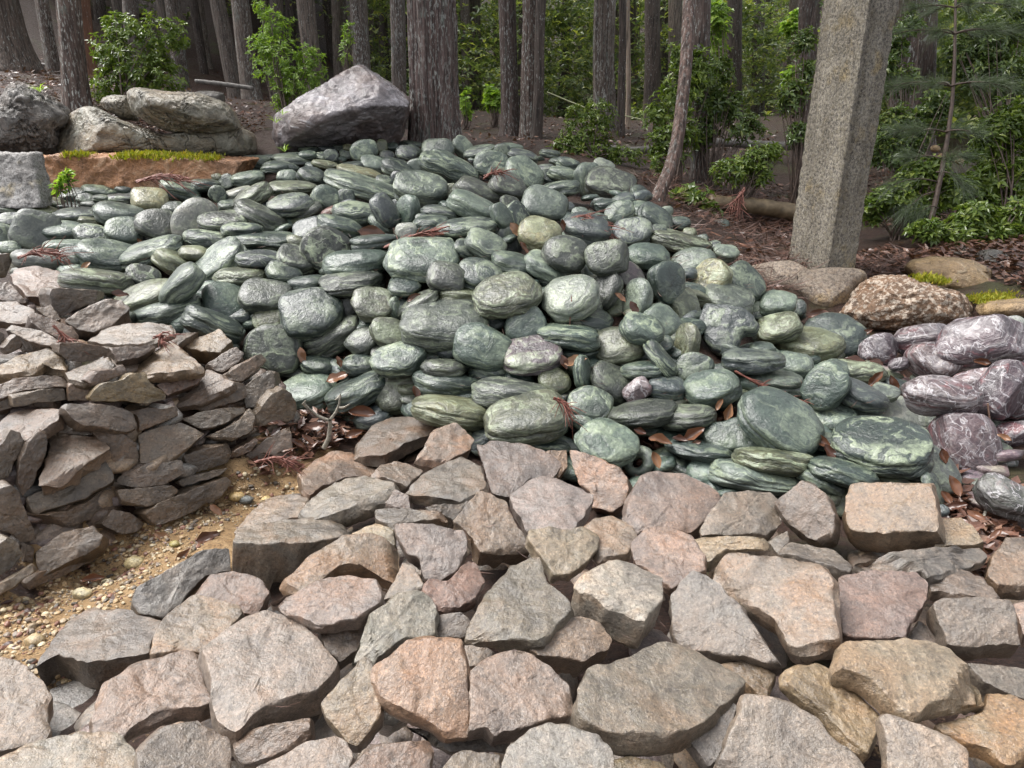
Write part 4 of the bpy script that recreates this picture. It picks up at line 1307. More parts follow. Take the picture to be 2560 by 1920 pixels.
def slab_stone(P, tpx, m, lay, tone, nick, cat, group, seed, wall=False):
    rng = np.random.default_rng(seed)
    c = centroid(P)
    dep = hit(*c) - 0.035 * lay + (0.04 if lay < 0 else -.02)
    if wall: dep = hit(*c) - 0.02 * lay + 0.03
    C = at(c[0], c[1], dep)
    tc = unit(np.array([-C[0], -C[1], 0]))
    sidev = np.cross(UP, tc)
    if wall: tc = unit(tc + np.array([.35, 0, 0]))
    sx = rng.uniform(-.20, .20)
    if not wall: m = max(0.0, m + rng.uniform(-.12, .14))
    for _ in range(12):
        n = unit((1 - m) * UP + m * tc + sx * sidev)
        E = []
        for q in P:
            d = ray(*q); k = ((C - CAM) @ n) / (d @ n)
            E.append(CAM + d * k - C)
        E = np.array(E)
        wx = np.ptp(E @ RGT); wy = np.linalg.norm(np.ptp(E - np.outer(E @ RGT, RGT), axis=0))
        if wy < 1.15 * wx + 0.04 or m > .85: break
        m += 0.06
    e1 = unit(np.cross(np.cross(n, RGT), n)); e2 = np.cross(n, e1)
    L = np.stack([E @ e1, E @ e2], -1)
    size = math.sqrt(np.ptp(L[:, 0]) * np.ptp(L[:, 1]))
    vd = unit(C - CAM); nper = np.linalg.norm(n - (n @ vd) * vd)
    if tpx > 0: t = tpx * dep / FPX / max(nper, .35) * 1.35
    else: t = rng.uniform(.55, .8) * size
    t = min(max(t, 0.05), 0.32)
    # outline: straight broken edges with small chips
    n_out = 92
    Q = []
    per = np.linalg.norm(np.roll(L, -1, 0) - L, axis=1)
    for i in range(len(L)):
        k = max(3, int(round(n_out * per[i] / per.sum())))
        a, b = L[i], L[(i + 1) % len(L)]
        nn = unit(np.array([(b - a)[1], -(b - a)[0]]))
        f = np.arange(k) / k
        off = rng.uniform(0, 99)
        jit = fbm(np.stack([f * per[i] * 14 + off, np.full(k, off), np.zeros(k)], -1), 3) * min(.13 * per[i], 0.014) * np.sin(f * math.pi) ** .5
        Q.append(a + (b - a) * f[:, None] + nn * jit[:, None])
    Q = np.concatenate(Q); N = len(Q)
    for _ in range(1): Q = 0.5 * Q + 0.25 * (np.roll(Q, 1, 0) + np.roll(Q, -1, 0))
    rnd = min(.006, .03 * size)
    rings = [(s, 0.0) for s in (.12, .26, .4, .53, .65, .76, .85)]
    VV = [np.array([[0, 0, 0.0]])]
    vary = 1 + .8 * fbm(np.stack([np.cos(np.arange(N) / N * 6.2832) * 2.2, np.sin(np.arange(N) / N * 6.2832) * 2.2, np.full(N, seed * .37)], -1), 2)[:, None] * 1.5
    def ring(scale, inset, h):
        if inset > 0: inset = inset * vary; h = h * vary
        rad = np.linalg.norm(Q, axis=1)[:, None]
        q = Q * scale * np.clip(1 - inset / rad, .905 if np.max(inset) > 0 else .3, 2)
        return np.concatenate([q, np.broadcast_to(h, (N, 1))], 1)
    for s, h in rings: VV.append(ring(s, 0, h))
    VV.append(ring(1, rnd, 0)); VV.append(ring(1, rnd * .45, -rnd * .14)); VV.append(ring(1, rnd * .12, -rnd * .5)); VV.append(ring(1, rnd * .001, -rnd))
    flare = rng.uniform(-.02, .05) * size
    nwob = np.stack([np.cos(np.arange(N) / N * 2 * math.pi), np.sin(np.arange(N) / N * 2 * math.pi), np.zeros(N)], -1)
    wob = fbm(nwob * 1.6 + rng.uniform(0, 50, 3), 3) * .09 * size
    for fr in (.3, .5, .7, .88):
        q = ring(1, -(flare * math.sin(fr * math.pi) ) , -t * fr)
        q[:, :2] *= (1 + (wob * math.sin(fr * 3.0 + .3) / (np.linalg.norm(Q, axis=1) + .02)))[:, None]
        VV.append(q)
    VV.append(ring(.9, 0, -t)); VV.append(ring(.45, 0, -t * 1.02)); VV.append(np.array([[0, 0, -t * 1.02]]))
    V = np.concatenate(VV)
    nr = len(VV) - 2
    F = []
    I = lambda k: 1 + k * N + np.arange(N)
    a = I(0); F.append(np.stack([np.zeros(N, int), a, np.roll(a, -1)], -1))
    for k in range(nr - 1):
        a, b = I(k), I(k + 1); a2, b2 = np.roll(a, -1), np.roll(b, -1)
        F.append(np.stack([a, b, b2], -1)); F.append(np.stack([a, b2, a2], -1))
    a = I(nr - 1); F.append(np.stack([a, np.full(N, len(V) - 1), np.roll(a, -1)], -1))
    F = np.concatenate(F)
    # broken facets on the top face
    R = np.linalg.norm(Q, axis=1)
    for _ in range(int(rng.integers(2, 6))):
        th = rng.uniform(0, 2 * math.pi); al = math.radians(rng.choice([rng.uniform(4, 13), rng.uniform(13, 26), rng.uniform(35, 60)]))
        i = np.argmin(abs(np.angle(np.exp(1j * (np.arctan2(Q[:, 1], Q[:, 0]) - th)))))
        p0 = np.array([*(Q[i] * (rng.uniform(.35, .8) if al < .3 else rng.uniform(.84, .97))), 0.0])
        d = np.array([math.sin(al) * math.cos(th), math.sin(al) * math.sin(th), math.cos(al)])
        s = (V - p0) @ d
        cut = np.clip(s, 0, None)
        cut = np.minimum(cut, .35 * t)
        V = V - (cut * (V[:, 2] > -.5 * t))[:, None] * np.array([0, 0, 1.0]) / d[2] * .9
    off = rng.uniform(0, 90, 3)
    V[:, 2] += .013 * size * fbm(V * 2.2 / size + off, 3) * 2 * (V[:, 2] > -.9 * t)
    # steps where a flake has come off
    st = perlin(V * 2.6 / size + off + 7)
    V[:, 2] -= 0.014 * size * np.clip((st - .1) / .10, 0, 1) * (np.linalg.norm(V[:, :2], axis=1) < 1e9) * (V[:, 2] > -.25 * t)
    nz = fbm(V * 8 / max(size, .15) + off, 2)
    V = V + (nz * .010 * min(size, .3) * 1.3)[:, None] * unit(np.array([.5, .5, 1.0])) * np.sign(V[:, 2:3] + t * .5)
    V = V + .012 * min(size, .3) * np.stack([fbm(V * 9 / max(size, .15) + off + k * 9, 2) for k in range(3)], -1) * 1.6
    me = mesh_np('brown_stone', V, F)
    me.set_sharp_from_angle(angle=math.radians(27))
    o = link('brown_stone', me, MAT_SAND, loc=C, rot=np.stack([e1, e2, n], 1))
    set_tone(o, [.58 * c + .42 * m for c, m in zip(BROWN_TONE[tone][0], (.222, .178, .132))], rng.uniform(.1, .7), rng, .16, .50, 1.0)
    tag(o, cat=cat, group=group)
    wpx, hpx = np.ptp(P[:, 0]), np.ptp(P[:, 1])
    shape = ('thin' if hpx < .33 * wpx else 'upright' if hpx > 1.25 * wpx else 'three sided' if len(P) <= 4 else 'squarish' if .75 < hpx / wpx < 1.25 and len(P) < 8 else 'irregular' if len(P) >= 8 else 'wedge shaped')
    return dict(px=c[0], py=c[1], a=math.sqrt(wpx * hpx) / 2, b=hpx / 2, nick=nick, obj=o, lay=lay,
                desc=' '.join(x for x in ('small' if wpx * hpx < 5200 else 'large' if wpx * hpx > 42000 else '', BROWN_TONE[tone][1], shape) if x))

def parse_slabs(text, cat, group, seed, wall=False):
    out = []
    for k, line in enumerate(text.strip().splitlines()):
        left, _, nick = line.partition('|')
        crop, pts, tp, m, lay, tone = left.split(';')
        P = poly_px(crop, pts)
        out.append(slab_stone(P, float(tp) / CROPS[crop][2], float(m), float(lay), tone.strip(), nick.strip(), cat, group, seed + k, wall))
    return out
ITEMS_B = parse_slabs(BROWN, 'stone', 'broken brown slabs heaped at the front', 2000)
def _wet(o):
    c = o.color; k = .84; o.color = (c[0] * k, c[1] * k * .93, c[2] * k * .83, c[3] * .5)
ITEMS_S = parse_slabs(STACK, 'stone', 'brown stones stacked as a low dry wall', 3000, True)
for it in ITEMS_S: _wet(it['obj'])

# --- stones packed underneath: only glimpsed in the gaps -------------------------
def in_poly(P, x, y):
    c = False; j = len(P) - 1
    for i in range(len(P)):
        if (P[i][1] > y) != (P[j][1] > y) and x < (P[j][0] - P[i][0]) * (y - P[i][1]) / (P[j][1] - P[i][1]) + P[i][0]: c = not c
        j = i
    return c

def rubble(name, poly, count, size, tones, mat, sink, boxy, seed, label):
    rng = np.random.default_rng(seed)
    P = np.array(poly, float); lo, hi = P.min(0), P.max(0)
    Vs, Fs, Cs, o, k = [], [], [], 0, 0
    S, F = ICO[3]
    while k < count:
        x, y = rng.uniform(lo, hi)
        if not in_poly(poly, x, y): continue
        d = hit(x, y); q = at(x, y, d); s = rng.uniform(*size)
        if rng.random() > min(1, (d / 4.5) ** 2 + .25): continue
        e = rng.uniform(*boxy)
        V = S * ((abs(S) ** e).sum(1) ** (-1 / e))[:, None]
        V = V * (1 + .2 * fbm(S * 1.4 + rng.uniform(0, 50, 3), 2))[:, None]
        V = cut_planes(V, 2 if e < 3 else 7, rng, np.ones(3), .62, .92) * np.array([s, s * rng.uniform(.6, .9), s * rng.uniform(.3, .5)])
        a = rng.uniform(0, 6.3); tl = rng.normal(0, .28, 2)
        n = unit(np.array([tl[0], tl[1], 1])); u = unit(np.cross(np.array([math.sin(a), math.cos(a), 0]), n)); m = np.cross(n, u)
        V = V @ np.stack([u, m, n], 0)
        z = height(q[0], q[1]) - sink - rng.uniform(0, .04)
        Vs.append(V + np.array([q[0], q[1], float(z)])); Fs.append(F + o); o += len(V)
        t = np.array(tones[rng.integers(len(tones))]) * rng.uniform(.8, 1.15)
        Cs.append(np.tile(np.concatenate([t, [.4]]), (len(V), 1))); k += 1
    me = mesh_np(name, np.concatenate(Vs), np.concatenate(Fs), colattr=np.concatenate(Cs))
    return tag(link(name, me, mat), label, kind='stuff')
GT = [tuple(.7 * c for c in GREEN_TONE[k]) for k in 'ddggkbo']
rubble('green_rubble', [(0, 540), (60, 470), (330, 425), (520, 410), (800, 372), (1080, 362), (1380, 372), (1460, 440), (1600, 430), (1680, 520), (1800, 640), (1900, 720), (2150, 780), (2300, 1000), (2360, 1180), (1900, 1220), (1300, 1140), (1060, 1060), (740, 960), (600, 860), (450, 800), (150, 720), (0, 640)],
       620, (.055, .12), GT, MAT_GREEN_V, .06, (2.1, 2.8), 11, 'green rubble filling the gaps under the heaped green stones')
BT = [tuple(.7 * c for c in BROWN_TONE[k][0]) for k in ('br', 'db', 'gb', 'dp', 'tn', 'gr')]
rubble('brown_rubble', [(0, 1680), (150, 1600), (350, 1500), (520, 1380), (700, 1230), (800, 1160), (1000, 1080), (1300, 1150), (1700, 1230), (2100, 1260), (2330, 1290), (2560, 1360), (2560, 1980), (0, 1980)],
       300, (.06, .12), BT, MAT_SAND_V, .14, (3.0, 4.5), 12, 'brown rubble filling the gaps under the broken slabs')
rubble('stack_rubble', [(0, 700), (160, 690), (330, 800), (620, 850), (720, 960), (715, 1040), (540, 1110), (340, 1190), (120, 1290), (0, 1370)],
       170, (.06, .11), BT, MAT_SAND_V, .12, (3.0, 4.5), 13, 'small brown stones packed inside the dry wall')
rubble('purple_rubble', [(2180, 870), (2320, 830), (2560, 800), (2560, 1230), (2440, 1180), (2330, 1080)], 50, (.05, .1), [GREEN_TONE['u'], GREEN_TONE['m'], GREEN_TONE['k']], MAT_GREEN_V, .09, (2.2, 3.5), 14,
       'small purple stones under the purple heap')
# ----------------------------------------------------------------------------- boulders, blocks, pillar
M_B1 = mat_rock('dark_layered_rock', (.15, .14, .13), (.22, .185, .16), (2, 3, 16), (.30, .29, .28), cracks=True)
M_B2 = mat_rock('grey_creased_rock', (.25, .235, .19), (.25, .195, .13), (2.5, 4, 7), (.34, .33, .28), (.25, .45), wet=.45, cracks=True)
M_B4 = mat_rock('mauve_boulder_rock', (.21, .19, .20), (.135, .10, .092), (3, 5, 5), (.44, .42, .45), (.2, .42), wet=.5, bumpd=.014)
M_OR = mat_rock('orange_block_rock', (.36, .17, .075), (.22, .115, .06), (4, 3, 3), (.46, .30, .19), (.45, .7))
M_CG = mat_rock('rusty_conglomerate', (.20, .115, .065), (.13, .085, .055), (4, 4, 4), None, (.45, .65), (.50, .42, .34))
M_OB = mat_rock('ochre_boulder_rock', (.36, .245, .125), (.24, .17, .11), (3, 3, 6), (.46, .38, .27), (.35, .55))
M_DB = mat_rock('dark_mottled_rock', (.075, .068, .06), (.15, .14, .125), (3, 3, 3), (.30, .29, .27), (.3, .5))
M_GR = mat_granite('pillar_granite')
M_GR2 = mat_granite('block_granite', (.46, .45, .44), (.15, .14, .135), (.36, .34, .33), .65)
M_GR3 = mat_granite('plinth_granite', (.34, .28, .22), (.11, .085, .07), (.25, .185, .13), .45)
M_MOSS = mat_leaf('moss_blades', (.16, .19, .012), (.30, .29, .02), .7, .25, (.34, .24, .03))
BIG = []

def boulder(name, crop, pts, depth, thick, mat, label, cat='boulder', seed=1, group=None, nick=None, **kw):
    rng = np.random.default_rng(seed)
    P = poly_px(crop, pts)
    V, F, C, Rm = inflated(P, depth, thick, kw.pop('sub', 6), rng, **kw)
    o = link(name, mesh_np(name, V, F), mat, loc=C, rot=Rm)
    tag(o, label, cat, group)
    return o

boulder('boulder', 'A', '-160,700 0,640 30,600 45,560 110,530 180,560 280,600 380,665 460,720 430,800 380,840 370,990 180,1010 -160,1010', 7.0, .75, M_B1,
        'dark layered boulder beside the granite block', seed=1, rough=.05, freq=3.0, ridge=.10, ridge_dir=(.45, 1, .2), facets=5, boxy=.7, group='boulders set along the back of the stone heaps')
# middle boulder: three swollen lobes that are one rock
rng = np.random.default_rng(5)
lobes = [('365,880 375,810 420,750 500,710 560,690 640,690 720,750 950,840 1150,900 1350,830 1500,780 1580,800 1640,880 1645,990 1400,1030 800,1015 370,1000', 7.35, .75),
         ('820,620 835,580 880,562 960,575 1100,595 1280,600 1440,660 1520,740 1570,810 1500,840 1350,865 1200,860 1080,840 950,790 880,740 840,690', 7.1, .62),
         ('640,670 660,630 720,610 810,615 850,700 900,780 790,765 730,730', 7.3, .35)]
parts, base = [], None
for k, (pts, dp, th) in enumerate(lobes):
    V, F, C, Rm = inflated(poly_px('A', pts), dp, th, 6 if k < 2 else 5, rng, .06, 2.6, ridge=.06, ridge_dir=(.8, 1, .1), facets=7, boxy=.72)
    W = V @ Rm.T + C
    if base is None: base = (C, Rm)
    parts.append(((W - base[0]) @ base[1], F))
V, F = merge(parts)
o = link('boulder', mesh_np('boulder', V, F), M_B2, loc=base[0], rot=base[1])
tag(o, 'wide grey boulder of swollen lobes behind the mossy orange block', 'boulder', 'boulders set along the back of the stone heaps')
boulder('boulder', 'A', '1230,600 1280,585 1380,585 1440,600 1450,650 1420,690 1300,690 1230,650', 8.3, .25, M_DB, 'small flat grey boulder just behind the swollen lobed one', seed=3, sub=5, rough=.05, facets=3, group='boulders set along the back of the stone heaps')
boulder('boulder', 'P', '682,340 690,290 725,240 770,195 815,165 840,161 880,168 925,208 985,262 1022,310 1034,352 985,375 880,375 790,380 700,385', 8.0, .8, M_B4,
        'tall peaked mauve grey boulder left of the massive cedar', seed=4, rough=.035, freq=2.4, ridge=.035, ridge_dir=(.9, .8, .3), facets=18, boxy=.75, cut=(.66, .92), group='boulders set along the back of the stone heaps')
boulder('boulder', 'D', '1000,740 1050,690 1090,640 1130,570 1180,530 1290,485 1500,500 1650,545 1800,580 1870,680 1880,770 1700,830 1400,870 1180,850 1050,800', 4.75, .42, M_CG,
        'rusty conglomerate boulder dotted with pale crystals', seed=5, rough=.10, freq=5, facets=3, boxy=.75, group='boulders beside the stone pillar')
boulder('boulder', 'D', '1440,480 1450,420 1490,385 1620,365 1760,370 1880,390 1980,445 2050,500 2070,580 1990,640 1880,650 1720,600 1500,560', 5.25, .4, M_OB,
        'ochre boulder behind the rusty conglomerate one', seed=6, rough=.05, freq=3, facets=6, boxy=.7, group='boulders beside the stone pillar')
boulder('boulder', 'D', '1650,360 1700,320 1780,298 1850,300 1920,345 1930,420 1800,430 1660,420', 5.9, .3, M_DB, 'dark mottled boulder with a pale top behind the ochre one', seed=7, sub=5, rough=.08, freq=4, facets=4, group='boulders beside the stone pillar')
boulder('boulder', 'D', '1890,390 1920,330 1990,310 2080,330 2160,400 2230,480 2230,600 2120,640 2050,600 1940,480', 5.5, .35, M_DB, 'large dark mottled boulder at the ochre boulder\'s far end', seed=8, sub=5, rough=.09, freq=4, facets=4, group='boulders beside the stone pillar')
mossy = boulder('boulder', 'D', '1870,700 1900,660 1960,640 2212,630 2340,650 2340,760 2100,770 1880,760', 4.55, .3, M_OB, 'orange brown boulder with a thick green moss cap', seed=9, sub=5, rough=.05, facets=3, group='boulders beside the stone pillar')
boulder('plinth_stone', 'D', '420,480 560,450 690,440 830,515 1000,500 1190,505 1210,540 1130,600 1070,700 1000,740 880,735 780,670 600,610 540,590', 5.0, .16, M_GR3,
        'low rounded granite stone under the tall pillar', 'plinth', seed=10, rough=.03, freq=2, facets=3, boxy=.6, tilt=40)

def moss_strip(parent, pts, count, rad, h, seed):
    rng = np.random.default_rng(seed)
    Mi = np.array(parent.matrix_world.inverted())
    P = np.array(pts)
    seg = rng.integers(0, len(P) - 1, count); f = rng.random((count, 1))
    Q = P[seg] * (1 - f) + P[seg + 1] * f + rng.normal(0, 1, (count, 3)) * rad
    a = rng.uniform(0, 6.3, count); s = h * rng.uniform(.5, 1.3, count)
    e = np.stack([np.cos(a), np.sin(a), np.zeros(count)], -1) * (s * .35)[:, None]
    tip = Q + np.stack([rng.normal(0, .4, count), rng.normal(0, .4, count), np.ones(count)], -1) * s[:, None]
    V = np.stack([Q - e, Q + e, tip], 1).reshape(-1, 3)
    V = V @ Mi[:3, :3].T + Mi[:3, 3]
    F = np.arange(count * 3).reshape(-1, 3)
    return tag(link('moss', mesh_np('moss', V, F, smooth=False), M_MOSS, parent), kind='stuff')

def block(name, front, depth, deep, mat, label, cat, seed, rough=.012, skew=0.0):
    """squared quarry block: front face outline (px), carried back level"""
    rng = np.random.default_rng(seed)
    bm = bmesh.new()
    f = [bm.verts.new(at(x, y, depth + skew * (x - front[0][0]) / 1000)) for x, y in front]
    b = [bm.verts.new(at(x, y, depth + skew * (x - front[0][0]) / 1000) + np.array([0.02, deep, 0.0])) for x, y in front]
    n = len(f)
    bm.faces.new(f); bm.faces.new(b[::-1])
    for i in range(n): bm.faces.new((f[(i + 1) % n], f[i], b[i], b[(i + 1) % n]))
    bmesh.ops.recalc_face_normals(bm, faces=bm.faces)
    bmesh.ops.bevel(bm, geom=bm.edges[:], offset=.018, segments=2, affect='EDGES', profile=.6)
    bmesh.ops.triangulate(bm, faces=bm.faces)
    for _ in range(7):
        L = [e for e in bm.edges if e.calc_length() > .03]
        if not L: break
        bmesh.ops.subdivide_edges(bm, edges=L, cuts=1)
        bmesh.ops.triangulate(bm, faces=[q for q in bm.faces if len(q.verts) > 3])
    bm.normal_update()
    P = np.array([v.co[:] for v in bm.verts]); Nn = np.array([v.normal[:] for v in bm.verts])
    P2 = P + Nn * (rough * 2 * (fbm(P * 5, 3) + .8 * fbm(P * 22, 3)))[:, None]
    C = P.mean(0)
    F = np.array([[v.index for v in q.verts] for q in bm.faces]); bm.free()
    o = link(name, mesh_np(name, P2 - C, F), mat, loc=C)
    bpy.context.view_layer.update()
    return tag(o, label, cat)

ob = block('stone_block', [(82, 392), (180, 388), (330, 392), (545, 400), (610, 402), (560, 470), (300, 495), (82, 500)], 6.15, .45, M_OR, 'long rusty orange stone block with moss along its top', 'stone block', 1, .016, .9)
moss_strip(ob, [at(305, 392, 6.42), at(380, 391, 6.5), at(470, 395, 6.6), at(545, 399, 6.65)], 2600, np.array([.02, .07, .012]), .035, 2)
moss_strip(ob, [at(165, 389, 6.25), at(230, 389, 6.32)], 500, np.array([.02, .04, .01]), .03, 3)
gb_ = block('stone_block', [(-60, 383), (75, 384), (84, 420), (102, 490), (100, 520), (-60, 520)], 5.75, .14, M_GR2, 'pale grey granite block at the end of the orange one', 'stone block', 4, .012)
mp = np.array(mossy.matrix_world.translation)
moss_strip(mossy, [at(2445, 752, 4.5), at(2490, 746, 4.5), at(2560, 744, 4.5)], 3600, np.array([.03, .04, .008]), .018, 5)
cg = [x for x in bpy.data.objects if x.get('label', '').startswith('rusty conglomerate')][0]
moss_strip(cg, [at(2295, 697, 4.55), at(2330, 699, 4.55), at(2360, 706, 4.55)], 700, np.array([.02, .03, .01]), .022, 6)

# tall hewn pillar, turned so that one arris faces the viewer
def pillar():
    bpts = [(1968, 671), (2065, 703), (2132, 694)]
    dn_ = 5.06
    near = at(*bpts[1], dn_)
    z0 = near[2]
    def on_level(px, py, z):
        r = ray(px, py); return CAM + r * ((z - CAM_H) / r[2])
    left = on_level(1968, 668, z0 - .0); rightc = on_level(2132, 691, z0)
    near[2] = z0
    back = left + rightc - near
    ctr = (left + rightc) / 2
    half = [left - ctr, near - ctr, rightc - ctr, back - ctr]
    # axis leaning so that the shaft leaves the frame where it does in the photograph
    top_c = None
    h = 2.0
    for _ in range(30):
        x, y, d = to_px(ctr + np.array([0, 0, h])); h += (y - 0) * .001
    lx = 0
    for _ in range(30):
        x, y, d = to_px(ctr + np.array([lx, 0, h])); lx += (2151 - x) * d / FPX * .5
    lx /= h
    lv = np.linspace(-.15, 3.1, 90)
    per = 26
    V = []
    for z in lv:
        k = 1.0 - .012 * z
        sec = [p * k for p in half]
        for i in range(4):
            for j in range(per):
                f = j / per
                V.append(ctr + sec[i] * (1 - f) + sec[(i + 1) % 4] * f + np.array([lx * z, 0, z]))
    V = np.array(V).reshape(len(lv), 4 * per, 3)
    # rounded arrises
    V = .9 * V + .05 * (np.roll(V, 1, 1) + np.roll(V, -1, 1))
    cen = V.mean(1, keepdims=True)
    for j, g in ((per + 3, .010), (per + 4, .014), (per + 5, .008), (per - 4, .006), (per - 5, .008)):      # weathered margin beside the arris
        V[:, j] += (cen[:, 0] - V[:, j]) * g / .33 * np.array([1, 1, 0])
    out = (V - cen); out[..., 2] = 0; out /= np.linalg.norm(out, axis=-1, keepdims=True)
    W = V + out * (.010 * 2 * fbm(V * 3.0, 3) + .012 * fbm(V * 18, 3) + .008 * fbm(V * 45, 2))[..., None]
    N = 4 * per
    W = W.reshape(-1, 3)
    F = []
    for i in range(len(lv) - 1):
        a = i * N + np.arange(N); b = a + N
        F.append(np.stack([a, np.roll(a, -1), np.roll(b, -1), b], -1))
    F = np.concatenate(F)
    C = ctr
    top = W[-N:].mean(0); W = np.concatenate([W, [top]])
    last = (len(lv) - 1) * N + np.arange(N)
    F = np.concatenate([F, np.stack([last, np.roll(last, -1), np.full(N, len(W) - 1), np.full(N, len(W) - 1)], -1)])
    me = bpy.data.meshes.new('stone_pillar')
    me.from_pydata((W - C).tolist(), [], [list(dict.fromkeys(f.tolist())) for f in F])
    for p in me.polygons: p.use_smooth = True
    o = link('stone_pillar', me, M_GR, loc=C)
    tag(o, 'tall rough hewn granite pillar standing on a low stone', 'pillar')
pillar()

# orange stones glimpsed through the thicket
for k, (x, y, rx, ry) in enumerate(((2338, 372, 14, 10), (2352, 392, 13, 9), (2400, 404, 14, 8), (2452, 396, 16, 9), (2440, 330, 26, 14))):
    t = np.linspace(0, 2 * math.pi, 9)[:-1]
    P = np.stack([x + rx * np.cos(t), y + ry * np.sin(t)], -1)
    V, F, C, Rm = inflated(P, 8.3, .05, 3, np.random.default_rng(k), .08, 3, facets=3)
    o = link('ochre_stone', mesh_np('ochre_stone', V, F), M_OB if k < 4 else M_GR2, loc=C, rot=Rm)
    tag(o, ('upper orange stone glimpsed behind the pine sapling', 'lower orange stone glimpsed behind the pine sapling', 'orange stone glimpsed right of the pine sapling\'s stem', 'orange stone glimpsed deep in the leafy thicket', 'pale stone glimpsed above the orange ones in the thicket')[k], 'stone', 'stones glimpsed through the thicket')
# ----------------------------------------------------------------------------- trees
BARK = {'dark': mat_bark('bark_dark', (.068, .055, .047), amount=.25), 'grey': mat_bark('bark_grey', (.135, .115, .098), amount=.45),
        'lichen': mat_bark('bark_lichen', (.105, .086, .073), amount=.95), 'near': mat_bark('bark_near', (.095, .072, .062), amount=.75),
        'main': mat_bark('bark_main', (.10, .074, .068), amount=1.0), 'big': mat_bark('bark_big', (.10, .08, .066), amount=.45),
        'red': mat_bark('bark_red', (.15, .080, .052), amount=.1, red=(.22, .11, .065)), 'orange': mat_bark('bark_orange', (.22, .11, .06), amount=.1),
        'pale': mat_bark('bark_pale', (.34, .28, .22), amount=.4, scale=.5), 'curve': mat_bark('bark_curve', (.105, .072, .060), amount=.7)}
M_CROWN = mat_leaf('cedar_sprays', (.018, .035, .012), (.035, .06, .018), .5, .2)

def crown_mesh(seed):
    rng = np.random.default_rng(seed)
    n = 300
    h = rng.uniform(0, 1, n) ** .8
    r = (1 - h) * 1.7 * np.sqrt(rng.uniform(.05, 1, n)) + .1
    th = rng.uniform(0, 6.3, n)
    c = np.stack([r * np.cos(th), r * np.sin(th), 9.6 + 6 * h], -1)
    out = np.stack([np.cos(th), np.sin(th), -rng.uniform(.1, .7, n)], -1)
    s = rng.uniform(.35, .7, n)[:, None]
    side = np.stack([-np.sin(th), np.cos(th), rng.normal(0, .4, n)], -1)
    V = np.stack([c - out * s * .4, c + side * s * .45, c + out * s, c - side * s * .45], 1).reshape(-1, 3)
    return mesh_np('crown', V, np.arange(4 * n).reshape(-1, 4), smooth=False)
CROWNS = [crown_mesh(k) for k in range(3)]
for m in CROWNS: m.materials.append(M_CROWN)

